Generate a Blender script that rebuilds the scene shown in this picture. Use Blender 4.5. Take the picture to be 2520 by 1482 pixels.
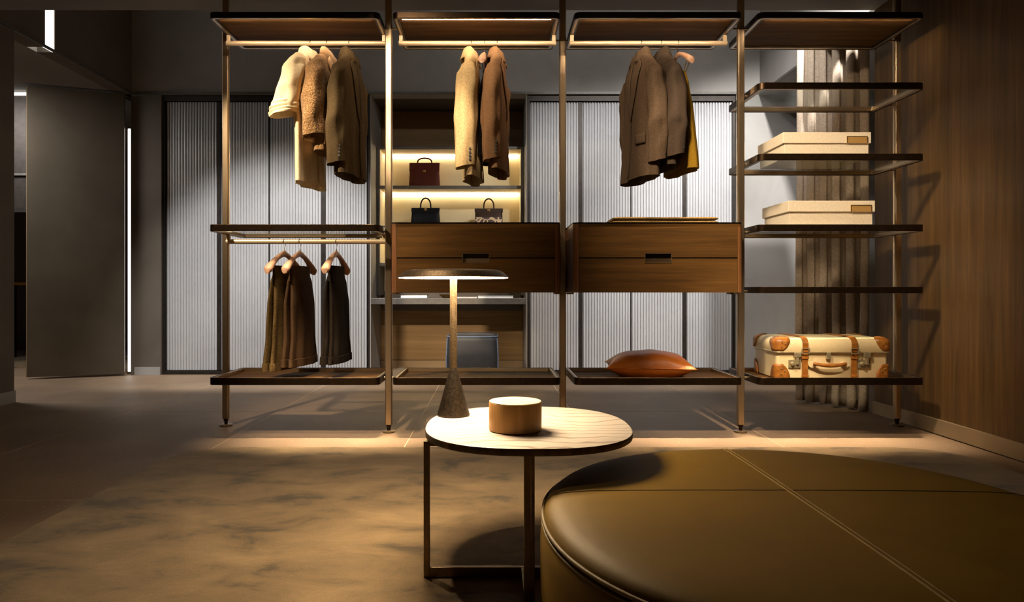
import bpy, math, random
from math import pi, sin, cos, radians, sqrt, atan2
from mathutils import Vector, Matrix, noise

for _o in list(bpy.data.objects):
    bpy.data.objects.remove(_o, do_unlink=True)
SC = bpy.context.scene
COL = SC.collection
random.seed(7)

# ------------------------------------------------------------------ camera
CAM_Z = 0.805
FPX = 1720.0
cam = bpy.data.cameras.new('camera')
cam.sensor_width = 36.0
cam.lens = 36.0 * FPX / 2520.0
cam.shift_x = 50.0 / 2520.0
cam.shift_y = -25.0 / 2520.0
cam.clip_start = 0.05
cam_o = bpy.data.objects.new('camera', cam)
COL.objects.link(cam_o)
cam_o.location = (0, 0, CAM_Z)
cam_o.rotation_euler = (pi / 2, 0, 0)
SC.camera = cam_o

# ------------------------------------------------------------------ world, exposure
w = bpy.data.worlds.new('World')
SC.world = w
w.use_nodes = True
w.node_tree.nodes['Background'].inputs[0].default_value = (0.55, 0.48, 0.4, 1)
w.node_tree.nodes['Background'].inputs[1].default_value = 0.006
SC.view_settings.view_transform = 'Standard'
SC.view_settings.look = 'None'
SC.view_settings.exposure = 0.0
SC.view_settings.gamma = 1.0
SC.view_settings.use_curve_mapping = False

# ------------------------------------------------------------------ lamps of the room
WARM = (1.0, 0.79, 0.55)
NEUT = (0.98, 0.97, 0.96)
COOL = (0.90, 0.95, 1.0)

def spot(loc, target, power, angle, blend=0.6, color=WARM, size=0.03):
    l = bpy.data.lights.new('ceiling_spot', 'SPOT')
    l.energy = power
    l.color = color
    l.spot_size = radians(angle)
    l.spot_blend = blend
    l.shadow_soft_size = size
    o = bpy.data.objects.new('ceiling_spot', l)
    COL.objects.link(o)
    o.location = loc
    d = Vector(target) - Vector(loc)
    o.rotation_euler = d.to_track_quat('-Z', 'Y').to_euler()
    return o

def area(loc, target, power, sx, sy, color=NEUT):
    l = bpy.data.lights.new('fill_light', 'AREA')
    l.energy = power
    l.color = color
    l.shape = 'RECTANGLE'
    l.size = sx
    l.size_y = sy
    o = bpy.data.objects.new('fill_light', l)
    COL.objects.link(o)
    o.location = loc
    d = Vector(target) - Vector(loc)
    o.rotation_euler = d.to_track_quat('-Z', 'Y').to_euler()
    return o

# warm ceiling spots in front of the shelving, aimed at the clothes
spot((-2.0, 2.70, 2.58), (-1.0, 4.0, 1.15), 330, 52, 0.8, WARM, 0.04)
spot((-0.85, 2.65, 2.58), (-0.15, 4.0, 1.75), 120, 44, 0.8, WARM, 0.05)
spot((0.0, 2.60, 2.58), (0.95, 4.0, 1.50), 62, 46, 0.8, WARM, 0.05)
spot((0.45, 2.75, 2.58), (1.80, 4.0, 1.10), 270, 52, 0.8, WARM, 0.10)
spot((1.2, 2.60, 2.58), (2.5, 4.35, 1.10), 110, 50, 1.0, WARM, 0.5)  # added spot that brightens the curtain and the walnut wall
# added narrow-beam area lamps that shape the floor pool in front of the shelving
for sx, sw, sp in ((-0.80, 0.9, 6.5), (1.45, 1.7, 11)):
    st = area((sx, 3.64, 2.62), (sx, 3.78, 0.0), sp, sw, 0.03, WARM)
    st.data.spread = radians(19)
spot((-0.85, 2.0, 2.60), (-0.85, 3.92, 0.0), 520, 23, 1.0)
spot((1.40, 2.0, 2.60), (1.45, 3.92, 0.0), 520, 27, 1.0)
# warm accent reaching through the middle bay to the niche desk
spot((-0.3, 1.55, 2.58), (-0.42, 7.3, 0.32), 800, 15, 0.8, WARM, 0.04)
# warm spot over the rug
spot((-0.65, 2.50, 2.58), (-0.55, 2.25, 0.0), 85, 52, 1.0)
# neutral wall washers hidden above the dropped ceiling, aimed at the back wall
for wx, tx, tz, wp, an in ((-2.0, -2.0, 0.25, 520, 54), (-1.4, -1.5, 0.1, 260, 52), (0.9, 0.95, 0.7, 145, 72), (1.7, 1.7, 0.75, 185, 76), (1.4, 1.3, 3.0, 45, 100), (-1.2, -0.9, 3.0, 7, 100)):
    spot((wx, 4.27, 3.42), (tx, 6.7, tz), wp, an, 0.6, NEUT, 0.05)
spot((2.3, 4.06, 3.52), (2.95, 6.7, 0.8), 760, 72, 0.6, NEUT, 0.05)
# daylight in the passage on the left
area((-4.9, 5.6, 2.6), (-4.9, 6.0, 0.0), 60, 0.8, 0.8, NEUT)

# ------------------------------------------------------------------ materials
def lin(c):
    return tuple(((v / 255.0) / 12.92 if v / 255.0 <= 0.04045 else ((v / 255.0 + 0.055) / 1.055) ** 2.4) for v in c) + (1.0,)

def _base(name):
    m = bpy.data.materials.new(name)
    m.use_nodes = True
    nt = m.node_tree
    b = nt.nodes['Principled BSDF']
    return m, nt, b

def _coords(nt, scale, world=False, rot=(0, 0, 0)):
    mp = nt.nodes.new('ShaderNodeMapping')
    mp.inputs['Scale'].default_value = scale
    mp.inputs['Rotation'].default_value = rot
    if world:
        g = nt.nodes.new('ShaderNodeNewGeometry')
        nt.links.new(g.outputs['Position'], mp.inputs['Vector'])
    else:
        t = nt.nodes.new('ShaderNodeTexCoord')
        nt.links.new(t.outputs['Object'], mp.inputs['Vector'])
    return mp.outputs['Vector']

def _noise(nt, vec, scale, detail=4, rough=0.55, dist=0.0):
    n = nt.nodes.new('ShaderNodeTexNoise')
    n.inputs['Scale'].default_value = scale
    n.inputs['Detail'].default_value = detail
    n.inputs['Roughness'].default_value = rough
    n.inputs['Distortion'].default_value = dist
    nt.links.new(vec, n.inputs['Vector'])
    return n.outputs['Fac']

def _ramp(nt, fac, stops):
    r = nt.nodes.new('ShaderNodeValToRGB')
    els = r.color_ramp.elements
    els[0].position, els[0].color = stops[0][0], stops[0][1]
    els[1].position, els[1].color = stops[-1][0], stops[-1][1]
    for p, c in stops[1:-1]:
        e = els.new(p)
        e.color = c
    nt.links.new(fac, r.inputs['Fac'])
    return r.outputs['Color']

def _bump(nt, b, fac, strength, dist=0.002):
    bp = nt.nodes.new('ShaderNodeBump')
    bp.inputs['Strength'].default_value = strength
    bp.inputs['Distance'].default_value = dist
    nt.links.new(fac, bp.inputs['Height'])
    nt.links.new(bp.outputs['Normal'], b.inputs['Normal'])

def mat(name, c1, c2=None, scale=(1, 1, 1), nscale=6.0, rough=0.5, metal=0.0, bump=0.0, bscale=200.0,
        detail=4, lo=0.35, hi=0.65, dist=0.0, spec=0.5, sheen=0.0, coat=0.0, world=False, bdist=0.002):
    m, nt, b = _base(name)
    if c2 is None:
        c2 = tuple(min(255, v * 1.1 + 1) for v in c1)
    vec = _coords(nt, scale, world)
    col = _ramp(nt, _noise(nt, vec, nscale, detail, 0.55, dist), [(lo, lin(c1)), (hi, lin(c2))])
    nt.links.new(col, b.inputs['Base Color'])
    b.inputs['Roughness'].default_value = rough
    b.inputs['Metallic'].default_value = metal
    b.inputs['Specular IOR Level'].default_value = spec
    b.inputs['Sheen Weight'].default_value = sheen
    b.inputs['Coat Weight'].default_value = coat
    if bump:
        _bump(nt, b, _noise(nt, vec, bscale, 3), bump, bdist)
    return m

def wood(name, dark, light, axis, rough=0.42, freq=26.0, spec=0.4, world=False):
    m, nt, b = _base(name)
    s = [freq, freq, freq]
    s[axis] = freq / 28.0
    v = _coords(nt, tuple(s), world)
    n1 = _noise(nt, v, 1.0, 5, 0.6, 0.6)
    s2 = [freq * 9, freq * 9, freq * 9]
    s2[axis] = freq / 5.0
    v2 = _coords(nt, tuple(s2), world)
    n2 = _noise(nt, v2, 1.0, 3, 0.6)
    ad = nt.nodes.new('ShaderNodeMath')
    ad.operation = 'MULTIPLY_ADD'
    nt.links.new(n2, ad.inputs[0])
    ad.inputs[1].default_value = 0.45
    nt.links.new(n1, ad.inputs[2])
    mid = tuple((a + c) / 2 for a, c in zip(dark, light))
    col = _ramp(nt, ad.outputs[0], [(0.48, lin(dark)), (0.72, lin(mid)), (0.95, lin(light))])
    nt.links.new(col, b.inputs['Base Color'])
    b.inputs['Roughness'].default_value = rough
    b.inputs['Specular IOR Level'].default_value = spec
    _bump(nt, b, n2, 0.15, 0.001)
    return m

def emit(name, color, strength):
    m, nt, b = _base(name)
    v = _coords(nt, (1, 1, 1))
    n = _noise(nt, v, 3.0, 1)
    c = _ramp(nt, n, [(0.0, color + (1,)), (1.0, tuple(x * 0.97 for x in color) + (1,))])
    nt.links.new(c, b.inputs['Emission Color'])
    b.inputs['Base Color'].default_value = (0.8, 0.8, 0.8, 1)
    b.inputs['Emission Strength'].default_value = strength
    return m

def terrazzo():
    m, nt, b = _base('terrazzo stone')
    v = _coords(nt, (1, 1, 1), True)
    n = _noise(nt, v, 2.2, 5)
    base = _ramp(nt, n, [(0.3, lin((122, 100, 78))), (0.7, lin((142, 118, 94)))])
    f = _noise(nt, v, 160.0, 2)
    fine = _ramp(nt, f, [(0.3, (0.7, 0.7, 0.7, 1)), (0.7, (1.2, 1.2, 1.2, 1))])
    mx = nt.nodes.new('ShaderNodeMix'); mx.data_type = 'RGBA'; mx.blend_type = 'MULTIPLY'
    mx.inputs[0].default_value = 1.0
    nt.links.new(base, mx.inputs[6]); nt.links.new(fine, mx.inputs[7])
    vo = nt.nodes.new('ShaderNodeTexVoronoi'); vo.inputs['Scale'].default_value = 42.0
    nt.links.new(v, vo.inputs['Vector'])
    sp = _ramp(nt, vo.outputs['Distance'], [(0.10, (1, 1, 1, 1)), (0.16, (0, 0, 0, 1))])
    pick = nt.nodes.new('ShaderNodeSeparateColor')
    nt.links.new(vo.outputs['Color'], pick.inputs[0])
    gt = nt.nodes.new('ShaderNodeMath'); gt.operation = 'GREATER_THAN'; gt.inputs[1].default_value = 0.72
    nt.links.new(pick.outputs[0], gt.inputs[0])
    ml = nt.nodes.new('ShaderNodeMath'); ml.operation = 'MULTIPLY'
    nt.links.new(sp, ml.inputs[0]); nt.links.new(gt.outputs[0], ml.inputs[1])
    m2 = nt.nodes.new('ShaderNodeMix'); m2.data_type = 'RGBA'
    nt.links.new(ml.outputs[0], m2.inputs[0])
    nt.links.new(mx.outputs[2], m2.inputs[6])
    m2.inputs[7].default_value = lin((178, 158, 134))
    nt.links.new(m2.outputs[2], b.inputs['Base Color'])
    b.inputs['Roughness'].default_value = 0.55
    b.inputs['Specular IOR Level'].default_value = 0.35
    _bump(nt, b, f, 0.08, 0.001)
    return m

def rugmat():
    m, nt, b = _base('mottled tan rug pile')
    v = _coords(nt, (0.8, 1.3, 1), True)
    n = _noise(nt, v, 4.2, 8, 0.66, 0.5)
    c = _ramp(nt, n, [(0.36, lin((70, 55, 30))), (0.45, lin((112, 89, 54))), (0.56, lin((128, 103, 66))), (0.72, lin((148, 121, 80)))])
    vf = _coords(nt, (1, 1, 1), True)
    f = _noise(nt, vf, 240.0, 2)
    fine = _ramp(nt, f, [(0.25, (0.72, 0.72, 0.72, 1)), (0.75, (1.1, 1.1, 1.1, 1))])
    mx = nt.nodes.new('ShaderNodeMix'); mx.data_type = 'RGBA'; mx.blend_type = 'MULTIPLY'
    mx.inputs[0].default_value = 1.0
    nt.links.new(c, mx.inputs[6]); nt.links.new(fine, mx.inputs[7])
    nt.links.new(mx.outputs[2], b.inputs['Base Color'])
    b.inputs['Roughness'].default_value = 0.9
    b.inputs['Sheen Weight'].default_value = 0.2
    _bump(nt, b, f, 0.5, 0.003)
    return m

def veined(name):
    m, nt, b = _base(name)
    v = _coords(nt, (1, 1, 1))
    warp = _noise(nt, v, 3.2, 3, 0.5, 0.3)
    wv = nt.nodes.new('ShaderNodeTexWave')
    wv.wave_type = 'BANDS'; wv.bands_direction = 'Y'
    wv.inputs['Scale'].default_value = 6.0
    wv.inputs['Distortion'].default_value = 16.0
    wv.inputs['Detail'].default_value = 3.0
    wv.inputs['Detail Scale'].default_value = 0.55
    nt.links.new(v, wv.inputs['Vector'])
    c = _ramp(nt, wv.outputs['Fac'], [(0.0, lin((150, 132, 112))), (0.08, lin((192, 178, 160))), (0.5, lin((204, 191, 174))), (1.0, lin((198, 184, 166)))])
    nt.links.new(c, b.inputs['Base Color'])
    b.inputs['Roughness'].default_value = 0.38
    _bump(nt, b, warp, 0.02)
    return m

def giraffe():
    m, nt, b = _base('giraffe patterned hide')
    v = _coords(nt, (1, 1, 1))
    vo = nt.nodes.new('ShaderNodeTexVoronoi'); vo.feature = 'DISTANCE_TO_EDGE'
    vo.inputs['Scale'].default_value = 15.0
    nt.links.new(v, vo.inputs['Vector'])
    c = _ramp(nt, vo.outputs['Distance'], [(0.05, lin((214, 180, 132))), (0.09, lin((70, 34, 16)))])
    nt.links.new(c, b.inputs['Base Color'])
    b.inputs['Roughness'].default_value = 0.5
    return m

def glassmat(name, tint=(0.93, 0.95, 0.94), rough=0.0):
    m, nt, b = _base(name)
    v = _coords(nt, (1, 1, 1))
    n = _noise(nt, v, 1.5, 1)
    c = _ramp(nt, n, [(0.0, tint + (1,)), (1.0, tuple(t * 0.99 for t in tint) + (1,))])
    out = nt.nodes['Material Output']
    tr = nt.nodes.new('ShaderNodeBsdfTransparent')
    gl = nt.nodes.new('ShaderNodeBsdfGlossy'); gl.inputs['Roughness'].default_value = 0.02
    nt.links.new(c, tr.inputs['Color'])
    lw = nt.nodes.new('ShaderNodeLayerWeight'); lw.inputs['Blend'].default_value = 0.5
    pw = nt.nodes.new('ShaderNodeMath'); pw.operation = 'POWER'; pw.inputs[1].default_value = 5.0
    nt.links.new(lw.outputs['Facing'], pw.inputs[0])
    fr = nt.nodes.new('ShaderNodeMath'); fr.operation = 'MULTIPLY_ADD'
    fr.inputs[1].default_value = 0.80; fr.inputs[2].default_value = 0.03
    nt.links.new(pw.outputs[0], fr.inputs[0])
    mx = nt.nodes.new('ShaderNodeMixShader')
    nt.links.new(fr.outputs[0], mx.inputs[0])
    nt.links.new(tr.outputs[0], mx.inputs[1]); nt.links.new(gl.outputs[0], mx.inputs[2])
    nt.links.new(mx.outputs[0], out.inputs['Surface'])
    return m

def fabric(name, c1, c2, weave=420.0, bump=0.35, rough=0.95, sheen=0.0, stretch=(1, 1, 1)):
    return mat(name, c1, c2, stretch, weave * 0.35, rough, 0, bump, weave, 3, 0.3, 0.7, 0, 0.08, sheen, bdist=0.0015)

MT = {}
MT['floor'] = terrazzo()
MT['grout'] = mat('pale grout', (196, 168, 138), (210, 182, 152), nscale=20, rough=0.8)
MT['rug'] = rugmat()
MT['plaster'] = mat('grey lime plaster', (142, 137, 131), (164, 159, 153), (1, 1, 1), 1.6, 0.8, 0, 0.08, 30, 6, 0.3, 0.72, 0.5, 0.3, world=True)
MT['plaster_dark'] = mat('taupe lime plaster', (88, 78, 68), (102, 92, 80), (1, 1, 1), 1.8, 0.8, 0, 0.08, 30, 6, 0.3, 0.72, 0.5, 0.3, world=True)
MT['ceiling'] = mat('grey ceiling plaster', (118, 112, 105), (132, 126, 118), (1, 1, 1), 1.2, 0.85, 0, 0.04, 30, 5, world=True)
MT['wallwood'] = wood('wall walnut vertical grain', (66, 47, 21), (108, 80, 41), 2, 0.5, 20.0, 0.3)
MT['wood'] = wood('walnut veneer horizontal grain', (62, 41, 17), (100, 69, 31), 0, 0.7, 24.0, 0.08)
MT['nichewood'] = wood('brown oak veneer', (128, 102, 66), (160, 130, 88), 0, 0.5, 16.0, 0.3)
MT['bronze'] = mat('satin bronze', (128, 108, 82), (142, 120, 92), (1, 1, 1), 40, 0.36, 0.75, 0.04, 600)
MT['pole'] = mat('champagne bronze tube', (188, 164, 132), (200, 176, 144), (60, 60, 1), 8, 0.30, 0.93, 0.0)
MT['rod'] = mat('champagne satin rail', (224, 198, 162), (232, 206, 170), (1, 60, 60), 6, 0.38, 0.35)
MT['darkmetal'] = mat('dark bronze edge', (50, 37, 24), (60, 45, 30), (1, 1, 1), 40, 0.36, 0.9)
MT['brass'] = mat('aged brass', (150, 116, 62), (186, 146, 84), (1, 1, 1), 60, 0.35, 0.95)
MT['steel'] = mat('polished wire steel', (150, 140, 130), (170, 160, 150), nscale=30, rough=0.25, metal=1.0)
MT['flute'] = mat('fluted grey lacquer', (172, 170, 170), (180, 178, 177), (1, 1, 1), 3, 0.34, 0.0, 0, spec=0.5, world=True)
MT['doorframe'] = mat('dark bronze wardrobe frame', (46, 40, 36), (58, 50, 44), (1, 1, 1), 20, 0.45, 0.6)
MT['doorpanel'] = mat('satin bronze door panel', (100, 89, 74), (110, 98, 82), (1, 1, 1), 2.5, 0.42, 0.55, 0.02, 400)
MT['glass'] = glassmat('clear shelf glass')
MT['blackglass'] = mat('smoked glass top', (14, 11, 9), (18, 14, 11), nscale=3, rough=0.08, spec=0.6)
MT['leather_olive'] = mat('olive leather', (118, 89, 20), (128, 97, 25), (1, 1, 1), 5, 0.58, 0, 0.12, 420, 5, 0.3, 0.7, 0.4, 0.28)
MT['leather_olive'].node_tree.nodes['Principled BSDF'].inputs['Specular Tint'].default_value = (1.0, 0.78, 0.42, 1)
MT['stitch_olive'] = mat('tan stitched piping', (128, 106, 60), (150, 124, 74), (1, 1, 1), 300, 0.6)
MT['seam_dark'] = mat('dark leather seam', (58, 46, 24), (66, 52, 28), nscale=60, rough=0.6)
MT['marble'] = veined('veined travertine top')
MT['stoneedge'] = mat('brown stone edge', (84, 68, 50), (126, 106, 82), (30, 30, 3), 1.2, 0.45)
MT['lampmetal'] = mat('bronze lamp metal', (88, 71, 50), (120, 100, 73), (1, 1, 1), 180, 0.42, 0.85, 0.12, 900)
MT['lampbase'] = mat('dark cast bronze lamp base', (40, 33, 26), (66, 55, 42), (1, 1, 1), 120, 0.5, 0.7, 0.2, 700)
MT['led_lamp'] = emit('lamp diffuser', (1.0, 0.78, 0.52), 68.0)
MT['led_top'] = emit('shelf led strip', (1.0, 0.79, 0.55), 170.0)
MT['led_niche'] = emit('niche led strip', (1.0, 0.86, 0.62), 45.0)
MT['glow_white'] = emit('white glow', (1.0, 0.96, 0.92), 4.0)
MT['cylwood'] = wood('pale oak turned box', (142, 102, 54), (188, 144, 86), 2, 0.5, 22.0, 0.3)
MT['cyltop'] = mat('pale oak lid', (206, 176, 132), (222, 194, 150), (14, 2, 2), 2.0, 0.55)
MT['cream'] = fabric('cream wool', (222, 200, 160), (238, 218, 182), 300, 0.4)
MT['shearling'] = mat('camel boucle shearling', (112, 80, 46), (178, 138, 90), (1, 1, 1), 130, 0.95, 0, 1.0, 110, 4, 0.3, 0.7, 0.3, 0.1, 0.25, bdist=0.008)
MT['shear_collar'] = mat('pale camel collar', (190, 150, 108), (208, 168, 124), (1, 1, 1), 90, 0.9, 0, 0.4, 160, sheen=0.3)
MT['olivewool'] = fabric('dark olive wool', (78, 64, 44), (92, 76, 52), 380)
MT['tweed'] = fabric('beige herringbone tweed', (160, 134, 92), (200, 172, 128), 700, 0.5, stretch=(1, 1, 0.4))
MT['blackcloth'] = fabric('black crepe', (20, 16, 14), (28, 23, 20), 300, 0.2)
MT['brownwool'] = fabric('mid brown wool', (122, 90, 62), (140, 106, 76), 360)
MT['taupewool'] = fabric('brown flannel', (78, 62, 48), (92, 75, 59), 340)
MT['darkwool'] = fabric('dark brown flannel', (58, 47, 38), (68, 56, 46), 340)
MT['mustard'] = fabric('mustard pleated cloth', (112, 84, 20), (130, 100, 28), 300)
MT['trouser_a'] = fabric('tweed brown trouser cloth', (80, 63, 36), (104, 83, 50), 280)
MT['trouser_b'] = fabric('chestnut trouser cloth', (72, 52, 34), (84, 62, 42), 300)
MT['trouser_c'] = fabric('dark brown trouser cloth', (34, 27, 21), (42, 34, 27), 300)
MT['lining'] = mat('dark lining', (22, 18, 14), (30, 25, 20), nscale=30, rough=0.6)
MT['hangerwood'] = wood('pinkish beech hanger', (176, 132, 104), (206, 162, 132), 1, 0.4, 30.0, 0.4)
MT['cushion'] = mat('rust satin leather', (152, 80, 20), (178, 98, 28), (1, 1, 1), 7, 0.46, 0, 0.25, 26, 4, 0.3, 0.7, 0.8, 0.35, bdist=0.01)
MT['boxcloth'] = mat('cream linen box', (226, 210, 184), (236, 222, 198), (1, 1, 1), 90, 0.8, 0, 0.15, 500)
MT['boxlabel'] = mat('cork label', (150, 112, 56), (186, 148, 84), (1, 1, 3), 160, 0.7, 0, 0.2, 400)
MT['case'] = mat('ivory vulcanised suitcase', (220, 198, 150), (230, 208, 162), (1, 1, 1), 12, 0.45, 0, 0.05, 300)
MT['caseleather'] = mat('honey saddle leather', (138, 82, 24), (170, 108, 40), (1, 1, 1), 28, 0.42, 0, 0.1, 300)
MT['nickel'] = mat('aged nickel lock', (170, 156, 122), (196, 180, 146), (1, 1, 1), 60, 0.36, 0.6)
MT['curtain'] = fabric('grey brown felt curtain', (150, 132, 114), (178, 160, 140), 260, 0.5)
MT['scarf'] = fabric('tan folded scarf', (120, 94, 56), (150, 120, 76), 240, 0.6)
MT['bag_brown'] = mat('reddish brown leather', (88, 36, 20), (98, 42, 24), (1, 1, 1), 12, 0.5, 0, 0.05, 300, spec=0.2)
MT['bag_black'] = mat('black grained leather', (16, 15, 17), (22, 21, 23), (1, 1, 1), 40, 0.5, 0, 0.1, 300, spec=0.15)
MT['bag_dark'] = mat('dark brown leather', (54, 34, 20), (64, 42, 26), (1, 1, 1), 30, 0.5, spec=0.15)
MT['giraffe'] = giraffe()
MT['creampanel'] = mat('cream niche panel', (224, 206, 164), (232, 216, 176), (1, 1, 1), 2, 0.7)
MT['nichemetal'] = mat('grey bronze shelf edge', (92, 88, 82), (104, 99, 92), nscale=20, rough=0.45, metal=0.4)
MT['stool'] = mat('slate leather', (42, 42, 45), (50, 50, 54), (1, 1, 1), 8, 0.55, 0, 0.08, 300)
MT['stooledge'] = mat('blue grey piping', (92, 104, 126), (104, 116, 138), nscale=40, rough=0.5)
MT['paper'] = mat('white paper', (222, 222, 222), (236, 236, 234), nscale=12, rough=0.6)
MT['blackbook'] = mat('black cloth cover', (20, 20, 22), (30, 29, 30), nscale=30, rough=0.5)
MT['skirting'] = mat('satin champagne skirting', (148, 126, 96), (158, 136, 104), (1, 1, 1), 4, 0.5, 0.35)
MT['tabletop'] = wood('golden table top', (150, 100, 46), (186, 132, 68), 0, 0.4, 12.0)

# ------------------------------------------------------------------ mesh helpers
class MB:
    def __init__(self):
        self.v = []
        self.f = []

    def box(self, x0, x1, y0, y1, z0, z1):
        n = len(self.v)
        self.v += [(x0, y0, z0), (x1, y0, z0), (x1, y1, z0), (x0, y1, z0), (x0, y0, z1), (x1, y0, z1), (x1, y1, z1), (x0, y1, z1)]
        self.f += [(n, n + 3, n + 2, n + 1), (n + 4, n + 5, n + 6, n + 7), (n, n + 1, n + 5, n + 4), (n + 1, n + 2, n + 6, n + 5), (n + 2, n + 3, n + 7, n + 6), (n + 3, n, n + 4, n + 7)]
        return self

    def quadbox(self, p):
        """box from eight corners: bottom four then top four, counter clockwise"""
        n = len(self.v)
        self.v += [tuple(q) for q in p]
        self.f += [(n, n + 3, n + 2, n + 1), (n + 4, n + 5, n + 6, n + 7), (n, n + 1, n + 5, n + 4), (n + 1, n + 2, n + 6, n + 5), (n + 2, n + 3, n + 7, n + 6), (n + 3, n, n + 4, n + 7)]
        return self

    def loft(self, rings, closed=True, cap0=False, cap1=False):
        n0 = len(self.v)
        m = len(rings[0])
        for r in rings:
            self.v += [tuple(p) for p in r]
        for i in range(len(rings) - 1):
            for j in range(m if closed else m - 1):
                a = n0 + i * m + j
                b = n0 + i * m + (j + 1) % m
                self.f.append((a, b, b + m, a + m))
        if cap0:
            self.f.append(tuple(n0 + j for j in range(m))[::-1])
        if cap1:
            e = n0 + (len(rings) - 1) * m
            self.f.append(tuple(e + j for j in range(m)))
        return self

    def prism(self, outline, z0, z1):
        return self.loft([[(x, y, z0) for x, y in outline], [(x, y, z1) for x, y in outline]], True, True, True)

    def ringprism(self, outer, inner, z0, z1):
        m = len(outer)
        n = len(self.v)
        for (o, z) in ((outer, z0), (outer, z1), (inner, z1), (inner, z0)):
            self.v += [(x, y, z) for x, y in o]
        for k in range(4):
            for j in range(m):
                a = n + k * m + j
                b = n + k * m + (j + 1) % m
                k2 = (k + 1) % 4
                self.f.append((a, b, n + k2 * m + (j + 1) % m, n + k2 * m + j))
        return self

    def tube(self, pts, r, n=10, caps=True, closed=False):
        pts = [Vector(p) for p in pts]
        k = len(pts)
        rr = r if isinstance(r, (list, tuple)) else [r] * k
        rings = []
        ref = None
        for i, p in enumerate(pts):
            if closed:
                t = pts[(i + 1) % k] - pts[i - 1]
            else:
                t = pts[min(i + 1, k - 1)] - pts[max(i - 1, 0)]
            t.normalize()
            if ref is None:
                ref = Vector((0, 0, 1)) if abs(t.z) < 0.9 else Vector((1, 0, 0))
            u = (ref - t * ref.dot(t)).normalized()
            ref = u
            w_ = t.cross(u)
            rings.append([p + (u * cos(2 * pi * j / n) + w_ * sin(2 * pi * j / n)) * rr[i] for j in range(n)])
        if closed:
            rings.append(rings[0])
            return self.loft(rings, True)
        return self.loft(rings, True, caps, caps)

    def lathe(self, prof, n=32, c=(0, 0)):
        rings = [[(c[0] + r * cos(2 * pi * j / n), c[1] + r * sin(2 * pi * j / n), z) for j in range(n)] for r, z in prof]
        return self.loft(rings, True, prof[0][0] > 1e-5, prof[-1][0] > 1e-5)

    def disc_x(self, c, r, h, n=12):
        return self.tube([(c[0], c[1], c[2]), (c[0] + h, c[1], c[2])], r, n)

    def xform(self, mtx):
        self.v = [tuple(mtx @ Vector(p)) for p in self.v]
        return self

    def build(self, name, m, parent=None, smooth=None, bevel=0.0, sub=0, solid=0.0, seg=2):
        me = bpy.data.meshes.new(name)
        me.from_pydata(self.v, [], self.f)
        me.validate()
        me.update()
        import bmesh
        bm = bmesh.new()
        bm.from_mesh(me)
        bmesh.ops.recalc_face_normals(bm, faces=bm.faces)
        bm.to_mesh(me)
        bm.free()
        o = bpy.data.objects.new(name, me)
        COL.objects.link(o)
        me.materials.append(MT[m] if isinstance(m, str) else m)
        if parent is not None:
            o.parent = parent
        if smooth:
            for p in me.polygons:
                p.use_smooth = True
            me.set_sharp_from_angle(angle=radians(smooth))
        if solid:
            d = o.modifiers.new('solid', 'SOLIDIFY')
            d.thickness = solid
            d.offset = 0
        if bevel:
            d = o.modifiers.new('bevel', 'BEVEL')
            d.width = bevel
            d.segments = seg
            d.limit_method = 'ANGLE'
            d.angle_limit = radians(50)
        if sub:
            d = o.modifiers.new('sub', 'SUBSURF')
            d.levels = sub
            d.render_levels = sub
        return o

def thing(name, label, cat, loc=(0, 0, 0), rz=0.0, group=None):
    o = bpy.data.objects.new(name, None)
    o.empty_display_size = 0.05
    COL.objects.link(o)
    o.location = loc
    o.rotation_euler = (0, 0, rz)
    return tag(o, label, cat, group)

def tag(o, label, cat, group=None):
    o['label'] = label
    o['category'] = cat
    if group:
        o['group'] = group
    return o

def struct(o, label=None, cat=None):
    o['kind'] = 'structure'
    if label:
        o['label'] = label
    if cat:
        o['category'] = cat
    return o

def copypart(src, parent, loc=None, rz=None):
    c = src.copy()
    COL.objects.link(c)
    c.parent = parent
    if loc is not None:
        c.location = loc
    if rz is not None:
        c.rotation_euler = (0, 0, rz)
    return c

def rrect(x0, x1, y0, y1, rf, rb, n=6):
    """plan rectangle, front (y0) corners radius rf, back corners radius rb"""
    pts = []
    for (cx, cy, r, a0) in ((x1 - rb, y1 - rb, rb, 0), (x0 + rb, y1 - rb, rb, 90), (x0 + rf, y0 + rf, rf, 180), (x1 - rf, y0 + rf, rf, 270)):
        for k in range(n + 1):
            a = radians(a0 + 90.0 * k / n)
            pts.append((cx + r * cos(a), cy + r * sin(a)))
    return pts

def superell(a, b, n, k=96, c=(0, 0)):
    pts = []
    for j in range(k):
        t = 2 * pi * j / k
        ct, st = cos(t), sin(t)
        pts.append((c[0] + a * math.copysign(abs(ct) ** (2 / n), ct), c[1] + b * math.copysign(abs(st) ** (2 / n), st)))
    return pts

# ================================================================== THE ROOM
XL, XR = -3.45, 2.50          # left and right wall faces
YE = 4.56                     # end of the wood wall and of the dropped ceiling
YB = 6.70                     # back wall face
ZH = 2.69                     # head height of recesses
ZC = 2.637                    # dropped ceiling
ZT = 3.72                     # upper ceiling

fl = struct(MB().box(-8.0, 5.0, -2.6, 11.0, -0.06, -0.0008).build('floor', 'grout'), 'brown speckled stone slab floor with pale joints', 'floor')
tile_mesh = None
for i in range(-8, 4):
    for j in range(-4, 4):
        x0 = -0.45 + 0.98 * i
        y0 = 4.65 + 1.96 * j
        if x0 < -7.95 or x0 + 0.98 > 4.95 or y0 < -2.6 - 1.2 or y0 + 1.96 > 11.2:
            continue
        if tile_mesh is None:
            t = MB().box(0.003, 0.977, 0.003, 1.957, -0.012, 0.0).build('stone_slab', 'floor', fl)
            tile_mesh = t
        else:
            t = copypart(tile_mesh, fl)
        t.location = (x0, y0, 0)

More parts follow.
